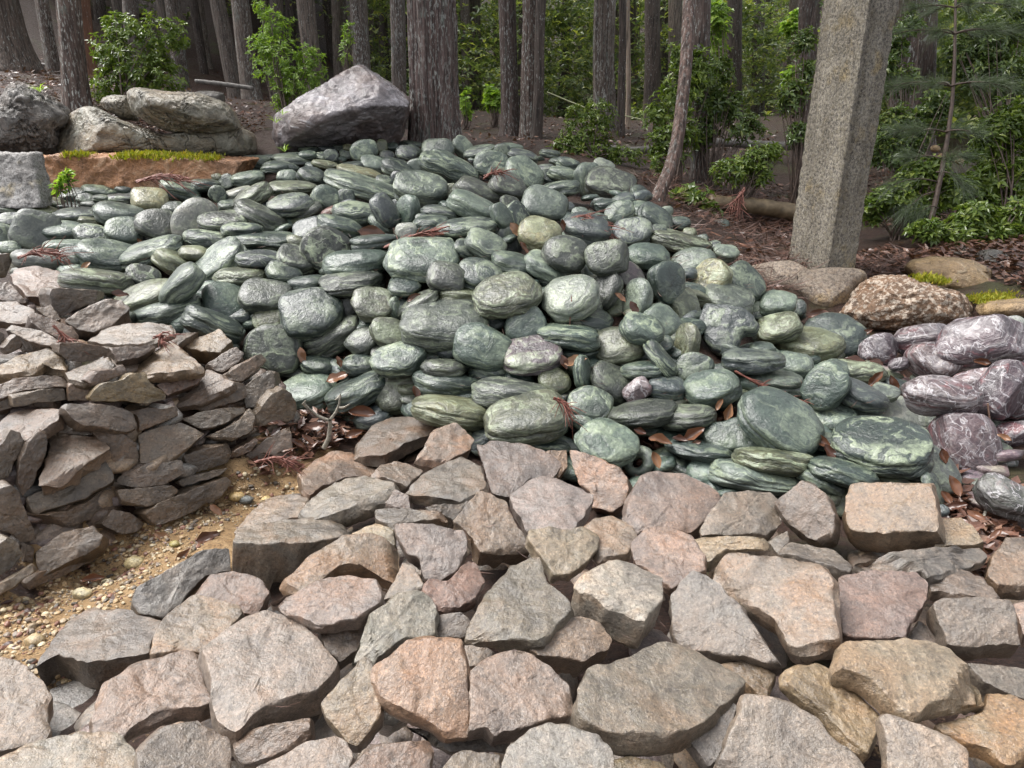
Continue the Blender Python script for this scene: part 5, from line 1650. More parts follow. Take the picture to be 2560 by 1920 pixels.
def trunk_tree(row, k):
    bx, by, w, tx, kd, dep, lab = row
    rng = np.random.default_rng(500 + k)
    P0 = at(bx, by, dep)
    P0[2] = float(ground_z(P0[0], P0[1])[0]) if by > 180 else P0[2]
    r = w * dep / FPX / 2
    h, lx = 3.0, 0.0
    for _ in range(60):
        x, y, d = to_px(P0 + np.array([lx * h, 0, h]))
        h += y * d / FPX * .5; h = max(h, .5)
        lx += (tx - x) * d / FPX / h * .5
    near = kd in ('main', 'near', 'big', 'curve') or w > 45
    seg = 160 if kd == 'main' else 72 if near else 30
    zv = np.concatenate([np.linspace(-.35, h + .6, 220 if kd == 'main' else 90 if near else 30), np.linspace(h + 1.2, 15.0, 6)])
    if kd == 'curve':
        cp = [at(x, y, dep) for x, y in ((1636, 520), (1645, 490), (1672, 430), (1690, 370), (1699, 310), (1706, 250), (1713, 190), (1719, 100), (1723, 0), (1726, -150), (1732, -500))]
        cp = np.array(cp); t = np.linspace(0, len(cp) - 1, 140); i = np.arange(len(cp))
        ctr = np.stack([np.interp(t, i, cp[:, q]) for q in range(3)], -1)
        ker = np.ones(13) / 13
        ctr = np.stack([np.convolve(np.pad(ctr[:, q], 6, 'edge'), ker, 'valid') for q in range(3)], -1)
        zv = ctr[:, 2] - P0[2]; ax = ctr
    else:
        wob = fbm(np.stack([zv * .35, np.full(len(zv), k * 3.7), np.zeros(len(zv))], -1), 2) * .08 * (zv > 0)
        ax = P0 + np.stack([lx * zv + wob, np.zeros(len(zv)), zv], -1)
    th = np.linspace(0, 2 * math.pi, seg, endpoint=False)
    flare = {'big': .9, 'main': .16, 'near': .42}.get(kd, .28)
    rad = r * np.clip(1 - .022 * zv, .3, 1.1) * (1 + flare * np.exp(-np.clip(zv, 0, None) / (.42 if kd == 'big' else .26)))
    if kd == 'big': rad *= .72
    T, Z = np.meshgrid(th, zv)
    cs = np.stack([np.cos(T), np.sin(T)], -1)
    q = np.concatenate([cs * 1.0, Z[..., None] * .25], -1)
    lob = fbm(q * 1.5 + k * 5.1, 2) * .16
    rdg = perlin(np.concatenate([cs * (6.0 if near else 4.0), Z[..., None] * .45], -1) + k * 2.3)
    rdg2 = perlin(np.concatenate([cs * (15.0 if near else 8.0), Z[..., None] * 1.1], -1) + k * 4.3)
    amp = {'main': .075, 'near': .06, 'big': .06}.get(kd, .045)
    R = rad[:, None] * (1 + lob + amp * (1 - 2 * abs(rdg)) + amp * .55 * rdg2)
    if kd == 'main':     # deep flutes and lifted strips of bark
        fl = perlin(np.concatenate([cs * 2.6, Z[..., None] * .12], -1) + 41)
        R = R * (1 - .10 * np.clip(.12 - abs(fl), 0, 1) / .12) 
        stp = perlin(np.concatenate([cs * 9, Z[..., None] * .5], -1) + 88)
        R = R + .013 * (stp > .18) * (perlin(np.concatenate([cs * 3, Z[..., None] * 2.2], -1) + 12) > -.1)
    V = ax[:, None, :] + np.concatenate([cs * R[..., None], np.zeros(R.shape + (1,))], -1)
    V = V.reshape(-1, 3)
    F = []
    for i in range(len(zv) - 1):
        a = i * seg + np.arange(seg); b = a + seg
        F.append(np.stack([a, np.roll(a, -1), np.roll(b, -1), b], -1))
    F = np.concatenate(F)
    e = bpy.data.objects.new('curved_tree' if kd == 'curve' else 'cedar_tree' if kd not in ('pale', 'orange') else 'slim_tree', None)
    e.location = tuple(P0); col.objects.link(e)
    tag(e, lab, 'tree', 'trees of the dense stand behind the heap')
    bpy.context.view_layer.update()
    link('trunk', mesh_np('trunk', V - P0, F), BARK[kd], e)
    if kd not in ('orange', 'pale'):
        c = bpy.data.objects.new('crown', CROWNS[k % 3]); col.objects.link(c); c.parent = e
        c.location = (lx * 10, 0, 0); c.rotation_euler = (0, 0, rng.uniform(0, 6.3)); c.scale = (rng.uniform(.8, 1.15) * (1 if bx < 900 else .6),) * 2 + (1,)
    return e
for k, row in enumerate(TREE_ROWS): trunk_tree(row, k)

# ----------------------------------------------------------------------------- shrubs
def leaves_mesh(C, D, Nn, L, W, name='foliage', fold=.25, droop=.15):
    """pointed leaves folded along the midrib: base C, direction D, upper side Nn"""
    S = np.cross(D, Nn); S /= np.linalg.norm(S, axis=1)[:, None] + 1e-9
    Nn = np.cross(S, D)
    L = L[:, None]; W = W[:, None]
    mid = C + D * L * .5
    V = np.stack([C, mid + S * W * .5 + Nn * W * fold, C + D * L - Nn * L * droop, mid - S * W * .5 + Nn * W * fold, mid + Nn * L * .02], 1).reshape(-1, 3)
    i = np.arange(len(C))[:, None] * 5
    F = np.concatenate([i + [0, 4, 1], i + [1, 4, 2], i + [2, 4, 3], i + [3, 4, 0]])
    return V, F

def whorls(T, axis, per, L, W, rng, spread=1.0):
    """a rosette of leaves at each twig tip"""
    n = len(T)
    C = np.repeat(T, per, 0); A = np.repeat(axis, per, 0)
    ref = rng.normal(size=(n, 3)); e1 = np.cross(axis, ref); e1 /= np.linalg.norm(e1, axis=1)[:, None]
    e2 = np.cross(axis, e1)
    ph = (np.arange(per)[None] / per * 2 * math.pi + rng.uniform(0, 6.3, (n, 1)) + rng.normal(0, .25, (n, per))).ravel()
    up = rng.uniform(-.25, .75, n * per) / spread
    D = np.repeat(e1, per, 0) * np.cos(ph)[:, None] + np.repeat(e2, per, 0) * np.sin(ph)[:, None] + A * up[:, None]
    D /= np.linalg.norm(D, axis=1)[:, None]
    N = A + rng.normal(0, .25, D.shape)
    C = C - A * (rng.uniform(0, .25, n * per) * L)[:, None]
    l = L * rng.uniform(.6, 1.15, n * per)
    return leaves_mesh(C, D, N, l, l * W)

def shrub(name, blobs, base, depth, tips, per, L, W, mats, label, seed, group=None, stem_px=7, thick=.75, cat='shrub', shell=.5):
    """blobs: ellipses (px) of the crown as it is seen; each becomes an ellipsoid of its own depth"""
    rng = np.random.default_rng(seed)
    P0 = at(base[0], base[1], depth); P0[2] = float(ground_z(P0[0], P0[1])[0]) - .03
    area = np.array([b[2] * b[3] for b in blobs], float); cnt = np.maximum(4, (tips * area / area.sum()).astype(int))
    T, A = [], []
    for (x, y, rx, ry), c in zip(blobs, cnt):
        o = at(x, y, depth); s = depth / FPX
        d = rng.normal(size=(c, 3)); d /= np.linalg.norm(d, axis=1)[:, None]
        rr = rng.uniform(shell, 1.0, c) ** .7
        lump = 1 + .35 * perlin(d * 1.8 + rng.uniform(0, 40, 3))
        p = d * (rr * lump)[:, None] * np.array([rx * s, thick * (rx + ry) / 2 * s, ry * s])
        T.append(o + p); a = d * .8 + UP * .75 + rng.normal(0, .25, d.shape); A.append(a / np.linalg.norm(a, axis=1)[:, None])
    T = np.concatenate(T); A = np.concatenate(A)
    g = height(T[:, 0], T[:, 1]); T[:, 2] = np.maximum(T[:, 2], g + .04)
    e = bpy.data.objects.new(name, None); e.location = tuple(P0); col.objects.link(e)
    tag(e, label, cat, group); bpy.context.view_layer.update()
    V, F = whorls(T, A, per, L, W, rng)
    link('foliage', mesh_np('foliage', V - P0, F, smooth=False), mats[0], e)
    tubes = []
    k = min(len(T), 24)
    for i in rng.choice(len(T), k, replace=False):
        t = np.linspace(0, 1, 7)[:, None]
        m1 = P0 + np.array([rng.normal(0, .06), rng.normal(0, .06), 0]) + UP * .35 * (T[i][2] - P0[2])
        pts = (1 - t) ** 2 * (P0 + rng.normal(0, .03, 3) * [1, 1, 0]) + 2 * t * (1 - t) * m1 + t ** 2 * T[i]
        tubes.append(tube(pts, np.linspace(stem_px * depth / FPX / 2 * rng.uniform(.35, 1), .003, 7), 5))
    V, F = merge(tubes)
    link('stems', mesh_np('stems', V - P0, F), mats[1], e)
    return e

M_STEM = mat_simple('shrub_stem', (.075, .05, .038), .6)
M_LG = mat_leaf('leaf_glossy', (0.067, 0.113, 0.022), (0.143, 0.198, 0.041), .22, .3, (0.218, 0.264, 0.054))
M_LY = mat_leaf('leaf_yellow_green', (0.101, 0.176, 0.024), (0.203, 0.311, 0.047), .35, .4, (0.270, 0.365, 0.068))
M_LD = mat_leaf('leaf_deep', (0.054, 0.090, 0.028), (0.114, 0.165, 0.046), .18, .3, (0.190, 0.224, 0.061))
M_LB = mat_leaf('leaf_bright', (0.125, 0.225, 0.031), (0.250, 0.362, 0.062), .35, .45)
M_FAR = mat_leaf('leaf_far', (0.062, 0.097, 0.044), (0.183, 0.231, 0.088), .3, .35, (0.368, 0.385, 0.099))
M_NEEDLE = mat_leaf('pine_needles', (.055, .080, .045), (.10, .13, .07), .4, .2)
GS = 'shrubs growing among the trees'
shrub('glossy_shrub', [(330, 130, 90, 78), (300, 62, 55, 36), (400, 92, 55, 55), (268, 215, 50, 45), (390, 190, 78, 50), (330, 200, 80, 50), (445, 85, 26, 40), (285, 120, 50, 50)], (330, 330), 8.9, 620, 8, .085, .36, (M_LG, M_STEM),
      'glossy mid green shrub behind the swollen lobed boulder', 1, GS)
shrub('yellow_green_shrub', [(700, 150, 80, 66), (690, 62, 45, 45), (740, 218, 66, 55), (660, 112, 48, 45), (770, 150, 42, 45), (652, 22, 26, 30), (720, 250, 45, 40), (780, 190, 34, 30)], (715, 320), 9.2, 640, 7, .062, .38, (M_LY, M_STEM),
      'airy yellow green shrub left of the tall peaked boulder', 2, GS, shell=.25)
shrub('low_shrub', [(1462, 335, 72, 42), (1500, 288, 42, 42), (1560, 392, 52, 26), (1420, 368, 46, 30), (1490, 380, 60, 40), (1440, 290, 30, 30)], (1480, 440), 8.3, 420, 7, .07, .34, (M_LG, M_STEM),
      'low bushy shrub right behind the heap\'s crest', 3, GS)
shrub('thicket_shrub', [(1700, 230, 66, 66), (1690, 335, 66, 56), (1640, 290, 40, 45), (1745, 170, 60, 60), (1665, 400, 50, 45), (1700, 140, 36, 40), (1640, 360, 30, 40)], (1690, 480), 7.6, 500, 7, .085, .33, (M_LG, M_STEM),
      'tall leafy shrub growing around the curved thin tree', 4, GS, shell=.2)
shrub('thicket_shrub', [(1790, 260, 66, 66), (1860, 320, 62, 40), (1800, 180, 44, 50), (1760, 330, 50, 45), (1830, 260, 40, 40)], (1775, 480), 7.9, 380, 7, .09, .34, (M_LD, M_STEM),
      'rain glinting shrub between the curved tree and the pillar', 5, GS, shell=.2)
shrub('thicket_shrub', [(1890, 400, 58, 42), (1830, 430, 60, 34), (1900, 440, 40, 30), (1935, 375, 24, 26)], (1850, 505), 7.2, 240, 7, .08, .34, (M_LG, M_STEM),
      'low spreading shrub above the moss brown log', 6, GS, shell=.2)
shrub('broad_leaf_plant', [(1735, 490, 46, 26), (1770, 520, 24, 20), (1700, 505, 22, 18)], (1740, 545), 6.9, 60, 6, .11, .5, (M_LG, M_STEM),
      'small broad leaved plant at the log\'s near end', 7, GS, cat='plant')
shrub('thicket_shrub', [(2010, 105, 34, 34), (1980, 245, 46, 46), (2000, 330, 40, 36), (2020, 180, 26, 34)], (2000, 430), 7.6, 230, 7, .085, .33, (M_LD, M_STEM),
      'dark glinting shrub against the pillar\'s left side', 8, GS, shell=.2)
shrub('thicket_shrub', [(2232, 120, 42, 60), (2250, 200, 48, 46), (2275, 60, 34, 34), (2215, 180, 26, 40)], (2250, 470), 7.5, 300, 7, .085, .34, (M_LD, M_STEM),
      'deep green shrub just right of the pillar\'s upper half', 9, GS, shell=.2)
shrub('thicket_shrub', [(2470, 105, 86, 64), (2510, 195, 70, 64), (2440, 185, 54, 45), (2540, 60, 40, 60), (2400, 130, 40, 50)], (2480, 500), 7.8, 900, 7, .085, .33, (M_LD, M_STEM),
      'large rain wet shrub filling the upper corner behind the pine', 10, GS, shell=.2)
shrub('thicket_shrub', [(2510, 320, 64, 70), (2545, 420, 50, 70), (2480, 440, 60, 45), (2460, 370, 40, 44), (2440, 500, 60, 40), (2520, 510, 60, 50)], (2500, 610), 6.5, 520, 8, .10, .32, (M_LG, M_STEM),
      'bright rosette leaved shrub at the picture\'s edge below the pine', 11, GS, shell=.2)
shrub('thicket_shrub', [(2235, 310, 50, 50), (2290, 335, 50, 45), (2200, 372, 34, 40), (2250, 390, 56, 46), (2340, 270, 50, 50)], (2240, 530), 7.1, 480, 7, .085, .34, (M_LD, M_STEM),
      'dark shrub right of the pillar\'s middle', 12, GS, shell=.2)
shrub('thicket_shrub', [(2245, 500, 62, 46), (2185, 515, 36, 40), (2285, 440, 50, 38), (2300, 530, 50, 36), (2380, 480, 60, 46), (2330, 420, 40, 30)], (2240, 580), 6.4, 520, 7, .085, .42, (M_LG, M_STEM),
      'shrub at the pillar\'s foot on the far side', 13, GS, shell=.2)
shrub('low_shrub', [(2400, 592, 60, 28), (2440, 545, 60, 40), (2330, 575, 50, 28), (2500, 590, 66, 40), (2545, 540, 36, 40), (2445, 570, 40, 30), (2550, 620, 30, 30)], (2490, 640), 5.9, 760, 8, .085, .34, (M_LG, M_STEM),
      'low rosette leaved shrub over the dark mottled boulders', 14, GS, shell=.2)
shrub('seedling', [(160, 455, 16, 14), (172, 440, 12, 12), (150, 470, 14, 10)], (165, 482), 5.75, 14, 6, .075, .5, (M_LB, M_STEM),
      'small bright green seedling against the orange block', 15, None, 3, cat='plant')
shrub('maple_sapling', [(1232, 250, 24, 24), (1222, 228, 12, 14), (1250, 268, 14, 12)], (1236, 300), 12.5, 46, 5, .13, .6, (M_LB, M_STEM),
      'bright yellow green sapling between the slim trunks', 16, GS, 4, cat='sapling')
shrub('maple_sapling', [(1165, 262, 14, 40)], (1165, 320), 12.0, 22, 5, .12, .6, (M_LB, M_STEM), 'narrow yellow green sapling just past the massive cedar', 17, GS, 4, cat='sapling')
shrub('maple_sapling', [(1990, 70, 34, 26), (2000, 40, 26, 20), (1985, 190, 30, 30)], (1975, 330), 15.0, 110, 6, .16, .55, (M_LB, M_STEM), 'sunlit pale green sapling beside the greenish trunk', 18, GS, 5, cat='sapling')
shrub('maple_sapling', [(1795, 90, 26, 70), (1790, 30, 40, 30), (1765, 140, 26, 30)], (1795, 330), 16.0, 140, 6, .17, .5, (M_LY, M_STEM), 'yellow lit sapling behind the curved tree\'s thicket', 19, GS, 5, cat='sapling')
shrub('thin_shrub', [(872, 85, 16, 34), (866, 130, 14, 40)], (868, 250), 9.6, 40, 6, .07, .36, (M_LY, M_STEM), 'wispy shrub above the tall boulder\'s peak', 20, GS, 3)

def pine_sapling():
    rng = np.random.default_rng(77)
    dep = 6.2
    line = np.array([at(x, y, dep) for x, y in ((2318, 592), (2335, 520), (2352, 440), (2368, 350), (2380, 260), (2386, 160), (2388, 60), (2390, -60))])
    e = bpy.data.objects.new('pine_sapling', None); P0 = line[0]; e.location = tuple(P0); col.objects.link(e)
    tag(e, 'slender pine sapling with long drooping needles right of the pillar', 'sapling'); bpy.context.view_layer.update()
    V, F = tube(line, np.linspace(.026, .009, len(line)), 8)
    link('trunk', mesh_np('trunk', V - P0, F), M_STEM, e)
    whorl = [(2388, 20, 5, 120), (2386, 85, 6, 150), (2375, 215, 7, 170), (2362, 330, 4, 110), (2352, 395, 3, 90), (2180, 395, 0, 0)]
    tubes, C, D = [], [], []
    tips = []
    for x, y, n, reach in whorl[:5]:
        o = at(x, y, dep)
        for k in range(n):
            a = k / n * 2 * math.pi + rng.uniform(0, .7) + .3
            Lb = reach * dep / FPX * rng.uniform(.75, 1.15)
            t = np.linspace(0, 1, 9)[:, None]
            d = np.array([math.cos(a), math.sin(a) * .8, .28])
            pts = o + d * Lb * t + np.array([0, 0, -.32 * Lb]) * t ** 2
            tubes.append(tube(pts, np.linspace(.008, .003, 9), 5)); tips.append((pts, d))
    for sx, sy, tx, ty in ((2345, 455, 2215, 470), (2345, 520, 2290, 545), (2340, 430, 2410, 470), (2335, 560, 2320, 600), (2335, 480, 2255, 540)):
        t = np.linspace(0, 1, 9)[:, None]
        pts = at(sx, sy, dep) * (1 - t) + at(tx, ty, dep - .15) * t + UP * .05 * np.sin(t * math.pi)
        tubes.append(tube(pts, np.linspace(.007, .003, 9), 5)); tips.append((pts, pts[-1] - pts[0]))
    for pts, d in tips:
        for f, cnt in ((.4, 18), (.55, 26), (.68, 36), (.82, 52), (.97, 100)):
            o = pts[0] + (pts[-1] - pts[0]) * f; i = int(f * 8); o = pts[i]
            dd = unit(d) + rng.normal(0, .42, (cnt, 3))
            D.append(dd / np.linalg.norm(dd, axis=1)[:, None]); C.append(o + rng.normal(0, .012, (cnt, 3)))
    C = np.concatenate(C); D = np.concatenate(D); n = len(C)
    L = rng.uniform(.13, .24, n)[:, None]; S = np.cross(D, rng.normal(size=(n, 3))); S /= np.linalg.norm(S, axis=1)[:, None]
    w = .0008
    m = C + D * L * .6 - UP * L * .08; tp = C + D * L - UP * L * .30
    V = np.stack([C - S * w, C + S * w, m + S * w, m - S * w, tp], 1).reshape(-1, 3)
    i = np.arange(n)[:, None] * 5
    F = np.concatenate([i + [0, 1, 2], i + [0, 2, 3], i + [3, 2, 4]])
    link('needles', mesh_np('needles', V - P0, F, smooth=False), M_NEEDLE, e)
    for V, F in tubes: link('branch', mesh_np('branch', V - P0, F), M_STEM, e)
pine_sapling()

def far_foliage():
    """the wood behind: reads as one mass of leaves"""
    rng = np.random.default_rng(9)
    Vs, Fs, o = [], [], 0
    for x0, x1, y0, y1, d0, d1, clumps, L, in ((930, 1980, -160, 320, 18, 34, 760, .20), (2120, 2640, -160, 430, 10, 22, 420, .16), (-60, 860, -200, 60, 24, 40, 120, .22)):
        for _ in range(clumps):
            x, y, d = rng.uniform(x0, x1), rng.uniform(y0, y1), rng.uniform(d0, d1)
            c = at(x, y, d)
            g = float(height(c[0], c[1])); 
            if c[2] < g + .2: c[2] = g + rng.uniform(.2, 1.5)
            n = 26; rad = rng.uniform(.3, .9) * d / 24
            T = c + rng.normal(0, 1, (n, 3)) * np.array([rad, rad, rad * .45])
            A = rng.normal(0, .4, (n, 3)) + UP; A /= np.linalg.norm(A, axis=1)[:, None]
            V, F = whorls(T, A, 5, L * rng.uniform(.7, 1.2), .42, rng)
            Vs.append(V); Fs.append(F + o); o += len(V)
    me = mesh_np('forest_foliage', np.concatenate(Vs), np.concatenate(Fs), smooth=False)
    tag(link('forest_foliage', me, M_FAR), 'mass of mixed green foliage filling the wood behind the trunks', kind='stuff')
far_foliage()

# backs of the wood: rows of further trunks standing in the dark
GAPS = [(-80, "picture's left edge"), (187, 'stout trunk'), (225, 'reddish trunk'), (330, 'glossy shrub'), (527, 'leaning grey trunk'), (700, 'yellow green shrub'), (850, "tall boulder's peak"), (1090, 'massive cedar'), (1274, 'shaggy grey cedar'), (1515, 'thick flecked trunk'), (1570, 'bare pale trunk'), (1720, 'curved thin tree'), (1900, 'close pair of trunks'), (2100, 'stone pillar'), (2275, 'rain streaked trunk'), (2600, "picture's right edge")]
def far_trunk(k, x, w, dep):
    rng = np.random.default_rng(4000 + k)
    P0 = at(x, 150, dep); P0[2] = float(height(P0[0], P0[1])) - .1
    r = w * dep / FPX / 2
    zv = np.linspace(-.3, 12, 14); th = np.linspace(0, 2 * math.pi, 14, endpoint=False)
    T, Z = np.meshgrid(th, zv); R = r * (1 - .025 * Z) * (1 + .08 * perlin(np.stack([np.cos(T) * 2, np.sin(T) * 2, Z * .3], -1) + k))
    V = np.stack([R * np.cos(T) + Z * rng.normal(0, .012), R * np.sin(T), Z], -1).reshape(-1, 3)
    F = np.concatenate([np.stack([i * 14 + np.arange(14), i * 14 + np.roll(np.arange(14), -1), (i + 1) * 14 + np.roll(np.arange(14), -1), (i + 1) * 14 + np.arange(14)], -1) for i in range(13)])
    e = bpy.data.objects.new('cedar_tree', None); e.location = tuple(P0); col.objects.link(e)
    a = max((m for m in GAPS if m[0] <= x), default=GAPS[0]); b = min((m for m in GAPS if m[0] > x), default=GAPS[-1])
    tag(e, f'dim far trunk between the {a[1]} and the {b[1]}', 'tree', f'dim trunks between the {a[1]} and the {b[1]}')
    link('trunk', mesh_np('trunk', V, F), BARK[('dark', 'grey')[k % 2]], e)
    if x > 870: return
    c = bpy.data.objects.new('crown', CROWNS[k % 3]); col.objects.link(c); c.parent = e; c.rotation_euler = (0, 0, k * 1.3); c.scale = (1.5, 1.5, 1.0)
rr = np.random.default_rng(55)
for k in range(150):
    x = rr.uniform(-60, 870) if k < 84 else rr.uniform(870, 2500)
    dd = rr.uniform(20, 48) if k < 84 else rr.uniform(20, 40)
    far_trunk(k, x, rr.uniform(.26, .40) * FPX / dd, dd)
# ----------------------------------------------------------------------------- logs, sticks, tape
M_LOG = mat_simple('log_wood', (.13, .095, .055), .55, 12, .5, .01)
M_LOG2 = mat_simple('old_log', (.12, .11, .10), .6, 14, .6, .01)
M_STICK = mat_simple('bare_stick', (.17, .10, .07), .5, 30, .5)
M_TWIG = mat_simple('lichened_twig', (.24, .22, .18), .7, 60, .7)
M_BARKSTRIP = mat_simple('bark_strip', (.22, .10, .06), .5, 25, .5)
M_SPRIG = mat_simple('dead_cedar_sprig', (.17, .060, .042), .55, 60, .5, .002)
M_TAPE = mat_simple('pale_tape', (.50, .52, .30), .5, 5, .15)
M_DEAD = mat_leaf('dead_leaf', (.06, .026, .018), (.15, .068, .038), .22, .12, (.27, .15, .085), True)
M_LITTER = mat_leaf('litter_leaves', (.045, .022, .016), (.13, .062, .042), .28, .1, (.22, .13, .09))
M_NEEDLES_DRY = mat_leaf('dry_needles', (.05, .026, .02), (.13, .065, .045), .5, .05)

def log(name, pts, depth, px, mat, label, cat, seed=0, rough=.06, seg=20, group=None):
    rng = np.random.default_rng(seed)
    depth = np.broadcast_to(np.asarray(depth, float), (len(pts),))
    P = np.array([at(x, y, d) for (x, y), d in zip(pts, depth)])
    i = np.arange(len(P)); t = np.linspace(0, len(P) - 1, max(24, 10 * len(P)))
    P = np.stack([np.interp(t, i, P[:, q]) for q in range(3)], -1)
    r = px * depth.mean() / FPX / 2
    rad = r * (1 + .12 * fbm(P * 3 + seed, 2))
    rad[0] *= .25; rad[-1] *= .25
    P[0] = P[1] - (P[1] - P[0]) * .05; P[-1] = P[-2] + (P[-1] - P[-2]) * .05
    V, F = tube(P, rad, seg)
    C = P.mean(0)
    nz = fbm(V * 9 + seed, 3)
    V = V + (V - np.repeat(P, seg, 0)) * (nz * rough * 4)[:, None]
    o = link(name, mesh_np(name, V - C, F), mat, loc=C)
    return tag(o, label, cat, group)
log('fallen_log', [(1766, 507), (1850, 512), (1920, 520), (1992, 532)], 7.25, 40, M_LOG, 'short moss brown log lying left of the pillar', 'log', 1)
log('fallen_log', [(1700, 356), (1800, 356), (1900, 362), (2020, 368)], 9.4, 20, M_LOG2, 'long grey fallen log behind the thicket', 'log', 2)
log('fallen_log', [(1490, 368), (1560, 376), (1640, 374), (1720, 362)], [9.3, 9.2, 9.2, 9.4], 18, M_LOG2, 'dark fallen log behind the low bushy shrub', 'log', 3)
log('fallen_log', [(485, 203), (540, 208), (640, 222)], 12.5, 11, M_LOG2, 'thin fallen log on the slope among the leaning trunks', 'log', 4)
log('fallen_branch', [(90, 160), (140, 164), (175, 166)], 13, 8, M_LOG2, 'short fallen branch between the trunks on the slope', 'branch', 5, seg=8)
log('bark_strip', [(1728, 568), (1780, 585), (1830, 607), (1880, 622)], [6.0, 5.9, 5.85, 5.8], 11, M_BARKSTRIP, 'reddish strip of bark lying on the soil by the heap', 'bark strip', 6, seg=8)
log('fallen_branch', [(1150, 322), (1158, 300)], 8.9, 5, M_STICK, 'short dark stick standing by the massive cedar', 'stick', 8, seg=8)
log('fallen_branch', [(1830, 640), (1900, 650), (1975, 668)], [5.3, 5.3, 5.3], 6, M_STICK, 'thin dark branch lying towards the pillar\'s foot', 'stick', 9, seg=8)
log('fallen_branch', [(1960, 1180), (1952, 1140), (1948, 1100)], [3.0, 3.0, 3.0], 3, M_STICK, 'tiny twig among leaves under the big glossy stone', 'twig', 10, seg=6)
log('fallen_branch', [(2415, 1390), (2450, 1330), (2466, 1270)], [2.72, 2.75, 2.8], 7, M_TWIG, 'bent twig on leaf litter below the purple stones', 'twig', 11, seg=8)
log('fallen_branch', [(2482, 1100), (2474, 1050), (2469, 1005)], [3.2, 3.2, 3.2], 5, M_STICK, 'upright reddish twig in front of the lilac boulder', 'twig', 12, seg=6)
for pts, lab in (([(1365, 229), (1415, 250), (1465, 270)], 'pale yellow tape strung between two trunks in the gap'), ([(1560, 289), (1606, 299)], 'short pale tape beside the bare pale trunk'), ([(1312, 198), (1342, 196)], 'pale tape around the dark trunk')):
    o = log('marker_tape', pts, 11.0 if len(pts) > 2 else 11.2, 3.2, M_TAPE, lab, 'tape', 13, 0.0, 6)

def forked_twig():
    d = 3.35
    br = [[(810, 1120), (822, 1095), (826, 1060), (824, 1050)], [(824, 1052), (840, 1030), (848, 1010), (851, 985)], [(824, 1052), (795, 1040), (770, 1020), (760, 1005)], [(849, 1020), (862, 1018), (875, 1010)], [(851, 990), (838, 1000)], [(770, 1020), (757, 1010), (765, 1000)]]
    ts = []
    for k, b in enumerate(br):
        P = np.array([at(x, y, d - .02 * i) for i, (x, y) in enumerate(b)])
        ts.append(tube(P, np.linspace(.012 if k == 0 else .008, .008 if k == 0 else .003, len(P)), 8))
    V, F = merge(ts); C = V.mean(0)
    tag(link('forked_twig', mesh_np('forked_twig', V - C, F), M_TWIG, loc=C), 'pale forked twig lying on leaf litter by the dark wedge slab', 'twig')
forked_twig()

# ----------------------------------------------------------------------------- dead cedar sprigs
SPRIGS = [([(1410, 560), (1440, 540), (1480, 548), (1510, 590), (1515, 600)], 9, 26, 5.0, 'rust red dead sprig beside the pale round stone'),
          ([(340, 455), (390, 440), (440, 438), (470, 450)], 7, 22, 5.6, 'red brown dead sprig on the stones below the orange block'),
          ([(1210, 445), (1230, 432), (1255, 433)], 5, 14, 5.3, 'small red sprig under the pale oblong stone'),
          ([(960, 618), (1010, 600), (1060, 585), (1105, 582)], 8, 14, 4.35, 'dark red sprig above the largest striped block'),
          ([(45, 645), (90, 628), (140, 630), (150, 648)], 8, 20, 4.0, 'red sprig draped over the white veined stone'),
          ([(1838, 928), (1900, 962), (1960, 985), (2020, 1015)], 7, 14, 3.35, 'rope like red brown sprig behind the big glossy boulder'),
          ([(640, 1155), (690, 1140), (735, 1165)], 9, 18, 2.95, 'purple brown sprig at the gravel\'s edge'),
          ([(1385, 995), (1410, 1010), (1425, 1040)], 6, 18, 3.05, 'thin red needles lying on the broad olive stone'),
          ([(135, 815), (170, 850), (160, 860)], 6, 14, 3.1, 'small brown sprig on the dry wall\'s top stones'),
          ([(385, 845), (410, 835), (412, 860)], 6, 14, 3.15, 'brown sprig tucked under the tan triangular slab'),
          ([(1420, 190 + 700), (1426, 800), (1430, 740)], 1, 3, 3.7, 'single dry stalk hanging by the whitish rough boulder'),
          ([(1860, 470), (1850, 500), (1840, 520)], 9, 18, 7.0, 'dark hanging sprig drooping over the log')]
def sprig(line, n, spread, dep, label, seed):
    rng = np.random.default_rng(seed)
    ts = []
    cx, cy = np.mean(line, 0)
    dep = min(dep, hit(cx, cy) - .07) if seed not in (10, 11) else dep
    for k in range(n):
        off = rng.normal(0, spread * .45, 2)
        P = np.array([at(x + off[0] * (i / (len(line) - 1)) * 1.4 + rng.normal(0, 2), y + off[1] * (i / (len(line) - 1)) + rng.normal(0, 2), dep + rng.normal(0, .008)) for i, (x, y) in enumerate(line)])
        t = np.linspace(0, len(P) - 1, 16); i = np.arange(len(P))
        Q = np.stack([np.interp(t, i, P[:, q]) for q in range(3)], -1)
        for _ in range(3): Q[1:-1] = .5 * Q[1:-1] + .25 * (Q[:-2] + Q[2:])
        rad = (1.7 if n > 1 else 1.0) * dep / FPX * (1 + .45 * np.sin(np.arange(16) * 2.4))
        ts.append(tube(Q, rad, 5))
        for m in range(5 if n > 1 else 0):
            a = Q[rng.integers(3, 15)]; d = unit(Q[-1] - Q[0]) + rng.normal(0, .6, 3)
            l = spread * 1.5 * dep / FPX
            ts.append(tube(np.array([a, a + d * l * .5, a + d * l + [0, 0, -.01]]), [1.2 * dep / FPX, 1.0 * dep / FPX, .4 * dep / FPX], 4))
    V, F = merge(ts); C = V.mean(0)
    tag(link('dead_sprig', mesh_np('dead_sprig', V - C, F), M_SPRIG, loc=C), label, 'sprig', 'dead cedar sprigs lying on the stones')
for k, s in enumerate(SPRIGS): sprig(*s, k)

